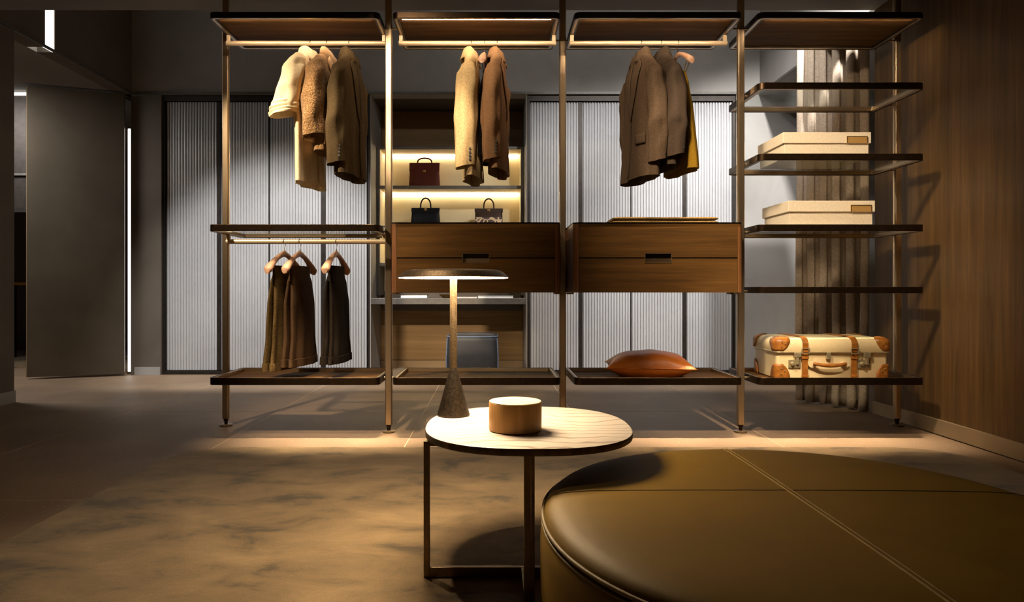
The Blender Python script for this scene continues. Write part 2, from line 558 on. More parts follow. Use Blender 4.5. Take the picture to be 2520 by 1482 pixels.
# dropped ceiling over the front of the room, its top open to the light cove behind
struct(MB().box(-3.6, 2.62, -2.6, YE, ZC, ZC + 0.06).build('ceiling', 'ceiling'), 'dropped grey plaster ceiling over the shelving', 'ceiling')
u = MB()
u.box(-8.0, 5.0, 3.4, 11.0, ZT, ZT + 0.08)
u.box(-3.6, 5.0, 3.4, 3.5, ZC + 0.06, ZT)
struct(u.build('ceiling_upper', 'ceiling'), 'upper ceiling above the light cove', 'ceiling')

# back wall: upper band, pillars, niche
b = MB()
b.box(-3.52, 5.0, YB, YB + 0.16, ZH, ZT)
b.box(2.345, 5.0, YB, YB + 0.16, 0.0, ZH)
struct(b.build('wall_back', 'plaster'), 'grey plaster back wall around the wardrobes', 'wall')
tr = MB()
tr.box(-3.42, 2.57, YB - 0.012, YB, ZH, ZH + 0.022)
struct(tr.build('trim_1', 'nichemetal'), 'thin metal strip along the back wall above the wardrobes', 'trim')
nb = MB()
nb.box(-1.1695, -1.165, YB, 7.42, 0, ZH)
nb.box(0.335, 0.3445, YB, 7.42, 0, ZH)
nb.box(-1.165, 0.335, 7.34, 7.42, 0, ZH)
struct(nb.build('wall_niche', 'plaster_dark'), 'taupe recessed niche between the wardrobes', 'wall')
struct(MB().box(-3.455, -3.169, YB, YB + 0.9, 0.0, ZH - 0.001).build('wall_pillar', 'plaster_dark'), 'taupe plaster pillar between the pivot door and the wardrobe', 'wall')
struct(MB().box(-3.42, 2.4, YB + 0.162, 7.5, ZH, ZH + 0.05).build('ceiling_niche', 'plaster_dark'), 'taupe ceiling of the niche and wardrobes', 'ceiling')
ns = MB().box(-1.1645, -1.158, YB + 0.001, 7.33, 0.0, ZH - 0.002)
ns.box(0.328, 0.3345, YB + 0.001, 7.33, 0.0, ZH - 0.002)
struct(ns.build('trim_2', 'plaster'), 'grey side linings of the niche', 'trim')

# left wall with the opening to the passage
lw = MB()
lw.box(XL - 0.14, XL, -2.6, 5.05, 0, ZH)
lw.box(XL - 0.14, XL, -2.6, 5.40, ZH, ZT)
lw.box(XL - 0.14, XL, 5.52, YB + 0.1, ZH, ZT)
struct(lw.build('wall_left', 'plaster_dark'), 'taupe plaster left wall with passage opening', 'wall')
struct(MB().box(XL, XL + 0.012, -2.6, 5.05, 0.0, 0.085).build('baseboard_left', 'plaster'), 'grey baseboard of the left wall', 'baseboard')
struct(MB().box(-3.42, -3.175, YB - 0.012, YB, 0.0, 0.075).build('baseboard_back', 'plaster'), 'grey baseboard at the pillar beside the wardrobe', 'baseboard')
le = MB()
le.box(XL - 0.004, XL + 0.014, 3.6, YB, ZH - 0.006, ZH + 0.012)
struct(le.build('trim_3', 'nichemetal'), 'metal edge strip above the left passage opening', 'trim')
struct(MB().box(-8.0, XL - 0.14, 4.0, 9.6, ZH, ZH + 0.06).build('ceiling_passage', 'ceiling'), 'passage ceiling behind the left opening', 'ceiling')
sl = MB().box(XL - 0.02, XL - 0.008, 5.40, 5.52, ZH, ZT).build('wall_light_slot', 'glow_white')
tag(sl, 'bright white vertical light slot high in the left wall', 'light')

# pivot door on the left, opened towards the passage
d = thing('door_1', 'tall bronze pivot door standing ajar at the left passage', 'door', (-3.478, 6.625, 0.0), radians(199.5))
d['kind'] = 'structure'
MB().box(0, 0.79, -0.02, 0.02, 0.02, 2.665).build('door_panel', 'doorpanel', d, bevel=0.002)
MB().box(0.79, 0.797, -0.021, 0.021, 0.02, 2.665).build('door_edge', 'skirting', d)
dl = MB().box(-3.487, -3.465, 6.70, 6.71, 0.03, 2.36).build('door_gap_glow', 'glow_white')  # glowing box in place of daylight seen through the door gap
tag(dl, 'glowing strip standing in for daylight in the pivot door gap', 'light')

# right: wood wall, skirting, passage bulkhead
rw = MB().box(XR, XR + 0.12, -2.6, YE, 0.0, ZC + 0.06)
struct(rw.build('wall_right', 'wallwood'), 'walnut veneered right wall with vertical grain', 'wall')
struct(MB().box(XR - 0.016, XR, -2.6, YE, 0.006, 0.088).build('baseboard_right', 'skirting', bevel=0.001), 'champagne metal baseboard of the wood wall', 'baseboard')
rb = MB()
rb.box(2.57, 2.70, YE, YB, ZH - 0.01, ZT)
rb.box(2.70, 5.0, YE, YB, ZH - 0.01, ZH + 0.05)
rb.box(4.4, 4.5, YE - 0.1, YB, 0, ZH)
rb.box(2.62, 4.5, YE - 0.12, YE, 0, ZH)
struct(rb.build('wall_bulkhead', 'plaster'), 'grey plaster bulkhead and side passage beyond the wood wall', 'wall')
struct(MB().box(2.562, 2.57, YE, YB, ZH - 0.012, ZH + 0.012).build('trim_4', 'nichemetal'), 'dark metal edge under the right bulkhead', 'trim')
struct(MB().box(-3.6, 2.62, -2.7, -2.6, 0, ZC).build('wall_front', 'plaster_dark'), 'taupe wall behind the viewer', 'wall')

# passage beyond the left opening
pw = MB()
pw.box(-8.0, -3.4, 9.5, 9.6, 0, ZH)
pw.box(-8.0, -7.9, 4.0, 9.5, 0, ZH)
pw.box(-8.0, -3.6, 3.95, 4.05, 0, ZH)
pw.box(-3.52, -3.42, 6.86, 9.5, 0, ZH)
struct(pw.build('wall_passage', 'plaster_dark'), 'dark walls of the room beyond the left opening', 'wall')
pc = thing('display_cabinet', 'dark lit display cabinet seen through the left opening', 'cabinet', (-5.55, 6.62, 0))
MB().box(-0.9, 1.18, 0, 0.28, 1.55, 2.685).build('body', 'doorframe', pc)
MB().box(-0.9, 1.18, -0.03, 0.0, 1.895, 1.915).build('shelf', 'nichemetal', pc)
MB().box(-0.9, 1.18, -0.015, -0.005, 2.655, 2.68).build('light_strip', 'glow_white', pc)
sd = thing('console_table', 'small golden-topped table seen through the left opening', 'table', (-5.2, 8.2, 0.0125))
MB().box(-0.6, 0.5, -0.2, 0.2, 0.86, 0.89).build('table_top', 'tabletop', sd, bevel=0.003)
for lx in (-0.5, 0.4):
    for ly in (-0.15, 0.15):
        MB().box(lx - 0.015, lx + 0.015, ly - 0.015, ly + 0.015, 0.0, 0.86).build('leg', 'darkmetal', sd)
pr = MB().prism(rrect(-6.6, -4.3, 7.3, 9.3, 0.1, 0.1), 0.0, 0.012).build('passage_rug', 'rug')
tag(pr, 'tan rug in the room beyond the left opening', 'rug')

# ================================================================== BUILT-IN WARDROBES
def fluted_door(w, z0, z1, parent, name='door'):
    n = int(round(w / 0.0272))
    p = w / n
    pts = []
    for i in range(n):
        pts.append((i * p, 0.0))
        pts.append((i * p + p * 0.24, 0.0))
        for k in range(7):
            a = pi * k / 6
            pts.append((i * p + p * 0.62 - p * 0.38 * cos(a), -0.008 - 0.0075 * sin(a)))
    pts.append((w, 0.0))
    m = MB()
    m.loft([[(x, y, z0) for x, y in pts], [(x, y, z1) for x, y in pts]], closed=False)
    m.box(0, w, 0.001, 0.02, z0, z1)
    return m.build(name, 'flute', parent, smooth=70)

def wardrobe(x0, edges, label, xe):
    """edges: list of (x start, x end) of the doors; xe total end"""
    t = thing('wardrobe', label, 'wardrobe', (x0, YB + 0.07, 0), 0, 'built-in fluted wardrobes in the back wall')
    W = xe - x0
    c = MB()
    c.box(0, W, 0.03, 0.55, 0.005, 2.68)
    c.box(0, W, -0.05, 0.03, 2.632, 2.688)
    c.box(0, W, -0.05, 0.03, 0.002, 0.035)
    c.box(0, 0.022, -0.05, 0.03, 0.035, 2.632)
    c.box(W - 0.022, W, -0.05, 0.03, 0.035, 2.632)
    c.build('carcass', 'doorframe', t)
    master = {}
    for a, e in edges:
        k = round(e - a, 3)
        if k in master:
            dd = copypart(master[k], t)
        else:
            dd = fluted_door(e - a, 0.04, 2.628, t)
            master[k] = dd
        dd.location = (a - x0, -0.01, 0)
    st = None
    for i in range(len(edges) - 1):
        g0, g1 = edges[i][1], edges[i + 1][0]
        MB().box(g0 - x0 + 0.001, g1 - x0 - 0.001, -0.028, 0.028, 0.04, 2.628).build('stile', 'doorframe', t)
    return t

wardrobe(-3.167, [(-3.142, -2.652), (-2.612, -2.155), (-2.143, -1.648), (-1.605, -1.205)], 'fluted grey four-door wardrobe behind the hanging coats on the left', -1.17)
wardrobe(0.345, [(0.372, 0.838), (0.878, 1.338), (1.350, 1.842), (1.882, 2.318)], 'fluted grey four-door wardrobe behind the drawers and cushion on the right', 2.34)

# ================================================================== NICHE: LIT SHELVES, DESK
ub = thing('niche_shelf_unit', 'lit cream-backed shelf unit set in the niche', 'shelf unit', (-1.155, 7.02, 0))
m = MB()
m.box(0.0, 1.48, 0.30, 0.315, 0.80, 2.23)
m.build('back_panel', 'creampanel', ub)
MB().box(0.0, 0.03, 0.0, 0.315, 0.76, 2.255).build('side_panel', 'nichemetal', ub)
MB().box(1.45, 1.48, 0.0, 0.315, 0.76, 2.255).build('side_panel', 'nichemetal', ub)
for k, (za, zb) in enumerate(((2.23, 2.255), (1.832, 1.862), (1.435, 1.46), (1.06, 1.085))):
    s = MB().box(0.03, 1.45, 0.0, 0.30, za, zb).build('shelf', 'nichemetal', ub)
    MB().box(0.032, 1.448, 0.006, 0.285, za - 0.004, za - 0.0005).build('shelf_lining', 'creampanel', s)
    if k < 3:
        MB().box(0.05, 1.43, 0.280, 0.292, za - 0.014, za - 0.005).build('light_strip', 'led_niche', s)
MB().box(0.03, 0.034, 0.004, 0.298, 1.09, 2.225).build('side_lining', 'creampanel', ub)
MB().box(1.446, 1.45, 0.004, 0.298, 1.09, 2.225).build('side_lining', 'creampanel', ub)

up = MB().box(-1.155, 0.325, 7.325, 7.338, 2.26, ZH - 0.004).build('niche_upper_panel', 'nichewood')
tag(up, 'brown wood panel above the lit niche shelves', 'panel')
lp = MB().box(-1.155, 0.325, 7.30, 7.338, 0.085, 0.70).build('niche_lower_panel', 'nichewood')
tag(lp, 'brown wood panel under the niche desk', 'panel')
lq = MB().box(-1.155, 0.325, 7.28, 7.338, 0.0, 0.08).build('niche_skirting', 'skirting')
tag(lq, 'champagne skirting at the foot of the niche', 'skirting')

dk = thing('desk', 'narrow taupe desk built across the niche', 'desk', (-1.155, 6.68, 0))
MB().box(0.0, 1.48, 0.0, 0.62, 0.675, 0.735).build('desk_top', 'nichemetal', dk, bevel=0.003)
MB().box(0.02, 1.46, 0.58, 0.61, 0.60, 0.675).build('back_rail', 'nichemetal', dk)

stl = thing('pouf_stool', 'slate grey leather pouf with blue piping under the desk', 'stool', (-0.172, 6.36, 0))
rings = []
for z, s in ((0.01, 0.93), (0.03, 0.98), (0.2, 1.0), (0.36, 0.985), (0.40, 0.95), (0.418, 0.86)):
    rings.append([(x * s, y * s, z) for x, y in superell(0.235, 0.21, 5, 48)])
rings.append([(x * 0.4, y * 0.4, 0.426) for x, y in superell(0.235, 0.21, 5, 48)])
MB().loft(rings, True, True, True).build('cushion', 'stool', stl, smooth=60)
pts = [(x * 0.965, y * 0.965, 0.398) for x, y in superell(0.235, 0.21, 5, 48)]
MB().tube(pts, 0.006, 6, closed=True).build('piping', 'stooledge', stl, smooth=60)
for sx in (-1, 1):
    MB().tube([(sx * 0.222, -0.192, 0.02), (sx * 0.229, -0.198, 0.2), (sx * 0.220, -0.190, 0.39)], 0.006, 6).build('piping', 'stooledge', stl, smooth=60)
stud = None
for k in range(9):
    if stud is None:
        stud = MB().lathe([(0.0001, -0.004), (0.004, -0.003), (0.004, 0.003), (0.0001, 0.004)], 8).build('stud', 'blackbook', stl, smooth=50)
        stud.location = (0.196, -0.2085, 0.05)
    else:
        copypart(stud, stl, (0.196, -0.2085, 0.05 + 0.038 * k))

def book(name, label, cat, x0, x1, y0, y1, z, th, cover, pages):
    t = thing(name, label, cat, ((x0 + x1) / 2, (y0 + y1) / 2, z))
    hx, hy = (x1 - x0) / 2, (y1 - y0) / 2
    c = MB()
    c.box(-hx, hx, -hy, hy, 0, 0.003)
    c.box(-hx, hx, -hy, hy, th - 0.003, th)
    c.box(-hx, -hx + 0.003, -hy, hy, 0.003, th - 0.003)
    c.build('cover', cover, t)
    MB().box(-hx + 0.003, hx - 0.005, -hy + 0.005, hy - 0.005, 0.003, th - 0.003).build('pages', pages, t)
    return t
book('magazine', 'white magazine lying on the niche desk', 'magazine', -0.13, 0.21, 6.72, 6.95, 0.735, 0.022, 'paper', 'paper')
book('magazine', 'thin open magazine beside the lamp stem on the niche desk', 'magazine', -0.34, -0.14, 6.74, 6.98, 0.735, 0.010, 'paper', 'paper')
book('book', 'black cloth book at the left of the niche desk', 'book', -0.88, -0.62, 6.73, 6.93, 0.735, 0.034, 'blackbook', 'paper')
bw = thing('bowl', 'small brass bowl on the niche desk', 'bowl', (-0.44, 6.86, 0.735))
MB().lathe([(0.03, 0.0), (0.045, 0.004), (0.078, 0.034), (0.080, 0.036), (0.076, 0.035), (0.04, 0.008), (0.0001, 0.007)], 24).build('bowl_shell', 'brass', bw, smooth=60)
MB().lathe([(0.024, 0.0), (0.028, 0.006), (0.0001, 0.0061)], 16).build('foot', 'brass', bw, smooth=60)

# handbags
def handbag(label, loc, w_top, w_bot, h, dpt, body_m, flap_m, flap_h, handle_h, handle_w, lock=True, lower=None):
    t = thing('handbag', label, 'handbag', loc, 0, 'handbags on the lit niche shelves')
    rings = []
    for z, f, g in ((0.0, 0, 1.0), (0.008, 0, 1.03), (h * 0.5, 0.5, 0.85), (h * 0.97, 1, 0.42), (h, 1, 0.34)):
        ww = (w_bot + (w_top - w_bot) * f) / 2
        rings.append([(x, y, z) for x, y in superell(ww, dpt / 2 * g, 7, 32)])
    MB().loft(rings, True, True, True).build('body', body_m, t, smooth=50)
    # flap hugging the slanting front
    def fy(z):
        return -(dpt / 2) * (0.34 + (1.0 - 0.34) * (1 - z / h)) - 0.003
    fw = w_top / 2 + 0.006
    f = MB()
    z1 = h * (1 - flap_h)
    f.quadbox([(-fw, fy(z1) - 0.004, z1), (fw, fy(z1) - 0.004, z1), (fw, fy(z1), z1), (-fw, fy(z1), z1),
               (-fw, fy(h) - 0.004, h + 0.003), (fw, fy(h) - 0.004, h + 0.003), (fw, -fy(h) * 0.6, h + 0.004), (-fw, -fy(h) * 0.6, h + 0.004)])
    fl_ = f.build('flap', flap_m, t, bevel=0.002)
    if lower:
        g = MB()
        zt = h * 0.52
        wl = (w_bot + (w_top - w_bot) * 0.26) / 2 - 0.004
        g.quadbox([(-w_bot / 2 + 0.004, fy(0.004) - 0.006, 0.004), (w_bot / 2 - 0.004, fy(0.004) - 0.006, 0.004), (w_bot / 2 - 0.004, fy(0.004) + 0.004, 0.004), (-w_bot / 2 + 0.004, fy(0.004) + 0.004, 0.004),
                   (-wl, fy(zt) - 0.014, zt), (wl, fy(zt) - 0.014, zt), (wl, fy(zt), zt), (-wl, fy(zt), zt)])
        g.build('patterned_panel', lower, t, bevel=0.002)
    pts = []
    for k in range(17):
        a = pi * k / 16
        pts.append((handle_w * cos(a), -0.004, h + 0.012 + (handle_h - 0.012) * sin(a) ** 0.8))
    pts = [(handle_w, -0.016, h - 0.03), (handle_w, -0.008, h)] + pts + [(-handle_w, -0.008, h), (-handle_w, -0.016, h - 0.03)]
    MB().tube(pts, 0.0075, 8).build('handle', flap_m, t, smooth=60)
    if lock:
        zl = z1 + 0.004 if flap_h > 0.3 else h * 0.9
        yl = fy(zl) - 0.006
        pl = MB().box(-0.016, 0.016, yl - 0.006, yl + 0.004, zl - 0.012, zl + 0.012).build('clasp', 'brass', t, bevel=0.003)
        MB().tube([(0, yl - 0.014, zl), (0, yl - 0.005, zl)], 0.005, 8).build('knob', 'brass', pl, smooth=50)
    return t

handbag('reddish brown top-handle handbag alone on the upper lit shelf', (-0.685, 7.15, 1.862), 0.295, 0.315, 0.245, 0.13, 'bag_brown', 'bag_brown', 0.36, 0.055, 0.072)
handbag('black top-handle handbag on the lower lit shelf', (-0.675, 7.15, 1.46), 0.275, 0.30, 0.188, 0.13, 'bag_black', 'bag_black', 0.22, 0.105, 0.052)
handbag('dark brown handbag with giraffe patterned lower half', (-0.030, 7.15, 1.46), 0.275, 0.285, 0.182, 0.13, 'bag_dark', 'bag_dark', 0.22, 0.105, 0.052, True, 'giraffe')
# ================================================================== SHELVING SYSTEM
SF, SB = 3.80, 4.31           # shelf front and back
YPF, YPB = 3.98, 4.17         # front and back poles
RY = 4.06                     # clothes rails
BAYS = [(-1.542, -0.612), (-0.541, 0.375), (0.452, 1.368), (1.454, 2.36)]
POLES = [(-1.585, YPB), (-0.586, YPF), (0.423, YPB), (1.417, YPF), (2.418, YPB)]
ZTOP = (2.290, 2.323)
ZG = [(1.904, 1.939), (1.516, 1.552), (1.130, 1.167), (0.792, 0.827)]
ZTRAY = (0.292, 0.332)

def pole_outline(w=0.021, n=10):
    pts = []
    for side in (1, -1):
        for k in range(n + 1):
            a = radians(-62 + 304 * 0 + 124 * k / n) if side == 1 else radians(118 + 124 * k / n)
            pts.append((side * w * 0.36 + w * 0.64 * cos(a), w * 0.98 * sin(a)))
    return pts

def rround(w, d, r, n=4):
    pts = rrect(-w, w, -d, d, r, r, n)
    return pts

def pole(i, label, levels_l, levels_r):
    x, y = POLES[i]
    t = thing('shelving_pole', label, 'pole', (x, y, 0), 0, 'poles of the open shelving')
    MB().prism(pole_outline(), 0.045, ZC - 0.002).build('tube', 'pole', t, smooth=40)
    MB().lathe([(0.010, 0.008), (0.010, 0.028), (0.015, 0.034), (0.015, 0.046)], 16).build('stem', 'darkmetal', t, smooth=40)
    MB().lathe([(0.034, 0.0), (0.037, 0.003), (0.037, 0.008), (0.030, 0.0115), (0.0001, 0.012)], 28).build('foot', 'bronze', t, smooth=40)
    gap_l = x - BAYS[i - 1][1] + 0.004 if i > 0 else 0.03
    gap_r = BAYS[i][0] - x + 0.004 if i < 4 else 0.03
    # clamps where the shelves are carried
    for s, zs in ((-1, levels_l), (1, levels_r)):
        for z in zs:
            MB().tube([(s * 0.012, 0, z), (s * (gap_l if s < 0 else gap_r), 0, z)], 0.006, 10).build('clamp_pin', 'pole', t, smooth=40)
    return t

ALLZ = [ZTOP[0] + 0.008] + [z0 + 0.01 for z0, z1 in ZG] + [ZTRAY[0] + 0.02]
pole(0, 'leftmost bronze shelving pole at the end of the coat bay', [], [ZTOP[0] + 0.008, ZG[2][0] + 0.01, ZTRAY[0] + 0.02])
pole(1, 'bronze shelving pole between the coat bay and the lamp-side drawers', [ZTOP[0] + 0.008, ZG[2][0] + 0.01, ZTRAY[0] + 0.02], [ZTOP[0] + 0.008, 1.16, 0.81, ZTRAY[0] + 0.02])
pole(2, 'bronze shelving pole between the two drawer units', [ZTOP[0] + 0.008, ZTRAY[0] + 0.02], [ZTOP[0] + 0.008, ZTRAY[0] + 0.02])
pole(3, 'bronze shelving pole between the cushion bay and the suitcase bay', [ZTOP[0] + 0.008, 1.16, 0.81, ZTRAY[0] + 0.02], ALLZ)
pole(4, 'rightmost bronze shelving pole close to the walnut wall', ALLZ, [])

def shelf(kind, bay, z0, z1, label, name, cat='shelf', group=None, ledm=None):
    x0, x1 = BAYS[bay]
    t = thing(name, label, cat, ((x0 + x1) / 2, SF, z0), 0, group)
    hw = (x1 - x0) / 2
    dp = SB - SF
    h = z1 - z0
    out = rrect(-hw, hw, 0, dp, 0.035, 0.03)
    wd = 0.022
    inn = rrect(-hw + wd, hw - wd, wd, dp - wd, 0.016, 0.012)
    mid = rrect(-hw + 0.010, hw - 0.010, 0.010, dp - 0.010, 0.027, 0.022)
    MB().ringprism(out, mid, 0, h).build('frame', 'darkmetal', t, smooth=35, bevel=0.0012)
    MB().ringprism(mid, inn, 0.002, h - 0.003).build('inner_frame', 'pole', t, smooth=35)
    inn2 = rrect(-hw + wd - 0.004, hw - wd + 0.004, wd - 0.004, dp - wd + 0.004, 0.016, 0.012)
    if kind == 'glass':
        # inner ledge and pane
        led = rrect(-hw + wd + 0.012, hw - wd - 0.012, wd + 0.012, dp - wd - 0.012, 0.010, 0.008)
        MB().ringprism(inn, led, 0.004, 0.012).build('ledge', 'pole', t)
        MB().prism(rrect(-hw + wd + 0.001, hw - wd - 0.001, wd + 0.001, dp - wd - 0.001, 0.015, 0.011), 0.0125, 0.0205).build('glass_pane', 'glass', t)
    elif kind == 'top':
        led = rrect(-hw + wd + 0.010, hw - wd - 0.010, wd + 0.010, dp - wd - 0.010, 0.010, 0.008)
        MB().ringprism(inn, led, 0.003, 0.010).build('ledge', 'darkmetal', t)
        MB().prism(inn2, 0.0105, h - 0.003).build('wood_panel', 'wood', t)
        if ledm:
            MB().box(-hw + 0.05, hw - 0.05, 0.0325, 0.0345, 0.0022 if bay == 1 else 0.0043, 0.0102).build('light_strip', ledm, t)
    else:
        MB().prism(inn2, 0.004, h - 0.022).build('wood_panel', 'wood', t)
    # small brackets at the pole side
    return t

led_a = MT['led_top']
TOPS = ['walnut-bottomed top shelf over the cream coat', 'walnut-bottomed top shelf with a bright light line over the tweed jacket', 'walnut-bottomed top shelf over the brown flannel jackets', 'walnut-bottomed top shelf of the bay beside the walnut wall']
for k in range(4):
    shelf('top', k, ZTOP[0], ZTOP[1], TOPS[k], 'top_shelf', 'shelf', 'top shelves of the open shelving', MT['led_top'] if k == 1 else led_a)
TR = ['bronze-rimmed walnut tray shelf under the hanging trousers', 'empty bronze-rimmed walnut tray shelf behind the table lamp', 'bronze-rimmed walnut tray shelf carrying the rust cushion', 'bronze-rimmed walnut tray shelf carrying the suitcase']
for k in range(4):
    shelf('tray', k, ZTRAY[0], ZTRAY[1], TR[k], 'tray_shelf', 'shelf', 'tray shelves of the open shelving')
shelf('glass', 0, ZG[2][0], ZG[2][1], 'bronze-framed glass shelf above the hanging trousers', 'glass_shelf', 'shelf')
GL = ['empty highest bronze-framed glass shelf of the right bay', 'bronze-framed glass shelf carrying the upper cream box', 'bronze-framed glass shelf carrying the lower cream box', 'empty bronze-framed glass shelf above the suitcase']
for k in range(4):
    shelf('glass', 3, ZG[k][0], ZG[k][1], GL[k], 'glass_shelf', 'shelf', 'glass shelves of the right bay')

# clothes rails
def rail(bay, z, ztop, label):
    x0, x1 = BAYS[bay]
    t = thing('clothes_rail', label, 'clothes rail', ((x0 + x1) / 2, RY, z), 0, 'clothes rails of the open shelving')
    hw = (x1 - x0) / 2 - 0.002
    MB().tube([(-hw, 0, 0), (hw, 0, 0)], 0.014, 20).build('rail', 'rod', t, smooth=40)
    for s in (-1, 1):
        MB().box(s * (hw - 0.012) - 0.010, s * (hw - 0.012) + 0.010, -0.009, 0.009, 0.008, ztop - z - 0.0005).build('bracket', 'rod', t, bevel=0.002)
    return t
RZ = 2.243
RZ2 = 1.091
rail(0, RZ, ZTOP[0], 'champagne clothes rail carrying the cream coat')
rail(1, RZ, ZTOP[0], 'champagne clothes rail carrying the tweed jacket')
rail(2, RZ, ZTOP[0], 'champagne clothes rail carrying the mustard skirt')
rail(0, RZ2, ZG[2][0], 'lower champagne clothes rail carrying the trousers')

# drawer units
def drawer_unit(bay, label):
    x0, x1 = BAYS[bay]
    x0 -= 0.006 if bay == 1 else 0.008
    t = thing('drawer_unit', label, 'drawers', ((x0 + x1) / 2, SF, 0.796), 0, 'walnut drawer units of the open shelving')
    hw = (x1 - x0) / 2
    H = 0.376
    D = SB - SF
    out = rrect(-hw, hw, 0.0, D, 0.03, 0.006, 8)
    c = MB()
    c.prism(rrect(-hw + 0.03, hw - 0.03, 0.0185, D - 0.002, 0.004, 0.004, 2), 0.0, H)
    c.build('carcass', 'lining', t)
    # rounded side posts
    for s in (-1, 1):
        pts = []
        for k in range(9):
            a = radians(180 + 90 * k / 8)
            pts.append((-hw + 0.028 + 0.028 * cos(a), 0.028 + 0.028 * sin(a)))
        pts += [(-hw + 0.0305, 0.0), (-hw + 0.0305, D), (-hw, D)]
        if s > 0:
            pts = [(-x, y) for x, y in pts][::-1]
        MB().prism(pts, 0.0, H).build('side_panel', side_wood, t, smooth=40)
    top = MB().prism(rrect(-hw - 0.002, hw + 0.002, -0.002, D, 0.03, 0.006, 8), H, H + 0.006).build('glass_top', 'blackglass', t, smooth=40)
    # drawers with the shared recessed pull
    dw = hw - 0.032
    for k in range(2):
        za, zb = (0.0, H / 2 - 0.003) if k == 0 else (H / 2 + 0.003, H)
        m = MB()
        pw, ph = 0.073, 0.024
        if k == 0:
            m.box(-dw, dw, 0.0, 0.018, za, zb - ph)
            m.box(-dw, -pw, 0.0, 0.018, zb - ph, zb)
            m.box(pw, dw, 0.0, 0.018, zb - ph, zb)
        else:
            m.box(-dw, dw, 0.0, 0.018, za + ph, zb)
            m.box(-dw, -pw, 0.0, 0.018, za, za + ph)
            m.box(pw, dw, 0.0, 0.018, za, za + ph)
        dr = m.build('drawer_front', 'wood', t)
    zc = H / 2
    m = MB()
    m.box(-0.073, 0.073, -0.0005, 0.03, zc + 0.0235, zc + 0.0265)
    m.box(-0.073, 0.073, -0.0005, 0.03, zc - 0.0265, zc - 0.0235)
    m.box(-0.0735, -0.0705, -0.0005, 0.03, zc - 0.0265, zc + 0.0265)
    m.box(0.0705, 0.0735, -0.0005, 0.03, zc - 0.0265, zc + 0.0265)
    m.box(-0.0705, 0.0705, 0.010, 0.016, zc - 0.0235, zc - 0.002)
    m.build('recessed_pull', 'bronze', t)
    for s in (-1, 1):
        MB().box(s * hw - 0.02, s * hw + 0.02, 0.15, 0.21, -0.010, -0.0005).build('support_bracket', 'bronze', t)
    return t
side_wood = wood('walnut veneer vertical post', (72, 44, 22), (120, 78, 42), 2, 0.42, 30.0, 0.4)
drawer_unit(1, 'two-drawer walnut unit right behind the table lamp')
drawer_unit(2, 'two-drawer walnut unit with the folded scarf on top')

# ================================================================== HANGERS AND CLOTHES
def hanger_parts(t, clips=False, width=0.21, drop=0.085, fat=1.0):
    """origin at the rail centre; arms along local y"""
    pts = []
    for k in range(15):
        a = radians(-60 + 250 * k / 14)
        pts.append((0.0, 0.0185 * cos(a), -0.0045 + 0.0185 * sin(a)))
    pts = pts[::-1]
    pts = [p for p in pts]
    tail = [(0, 0.009, -0.026), (0, 0.002, -0.036), (0, 0, -0.046), (0, 0, -0.066)]
    # wire runs over the rail and down to the neck
    MB().tube(pts + tail, 0.0019, 7).build('hook', 'steel', t, smooth=60)
    for s in (-1, 1):
        rings = []
        n = 14
        for k in range(n + 1):
            u = k / n
            y = s * (0.0 + width * u)
            z = -0.070 - drop * (0.15 * u + 0.85 * u ** 1.25) + 0.008 * sin(pi * u)
            rx = (0.009 + 0.016 * u ** 1.5) * fat
            rz = (0.017 - 0.004 * sin(pi * u) + 0.007 * u ** 2) * fat
            if k == n:
                rx *= 0.55; rz *= 0.6
            rings.append([(rx * cos(2 * pi * j / 14), y, z + rz * sin(2 * pi * j / 14)) for j in range(14)])
        MB().loft(rings, True, True, True).build('arm', 'hangerwood', t, smooth=60)
    MB().lathe([(0.0045, -0.070), (0.0045, -0.048), (0.003, -0.046)], 10).build('collar', 'steel', t, smooth=50)
    if clips:
        zc = -0.175
        pts = [(0, -0.19, -0.160), (0, -0.185, zc), (0, 0.185, zc), (0, 0.19, -0.160)]
        MB().tube(pts, 0.002, 6).build('clip_bar', 'steel', t)
        for y in (-0.075, 0.075):
            cl = MB()
            cl.quadbox([(-0.014, y - 0.014, zc - 0.035), (0.014, y - 0.014, zc - 0.035), (0.014, y + 0.014, zc - 0.035), (-0.014, y + 0.014, zc - 0.035),
                        (-0.005, y - 0.012, zc + 0.012), (0.005, y - 0.012, zc + 0.012), (0.005, y + 0.012, zc + 0.012), (-0.005, y + 0.012, zc + 0.012)])
            cl.build('clip', 'steel', t, bevel=0.002)

def keyi(keys, z):
    for a, b_ in zip(keys, keys[1:]):
        if a[0] >= z >= b_[0]:
            u = (a[0] - z) / (a[0] - b_[0])
            u = u * u * (3 - 2 * u) * 0.5 + u * 0.5
            return [p + (q - p) * u for p, q in zip(a[1:], b_[1:])]
    return list(keys[-1][1:])

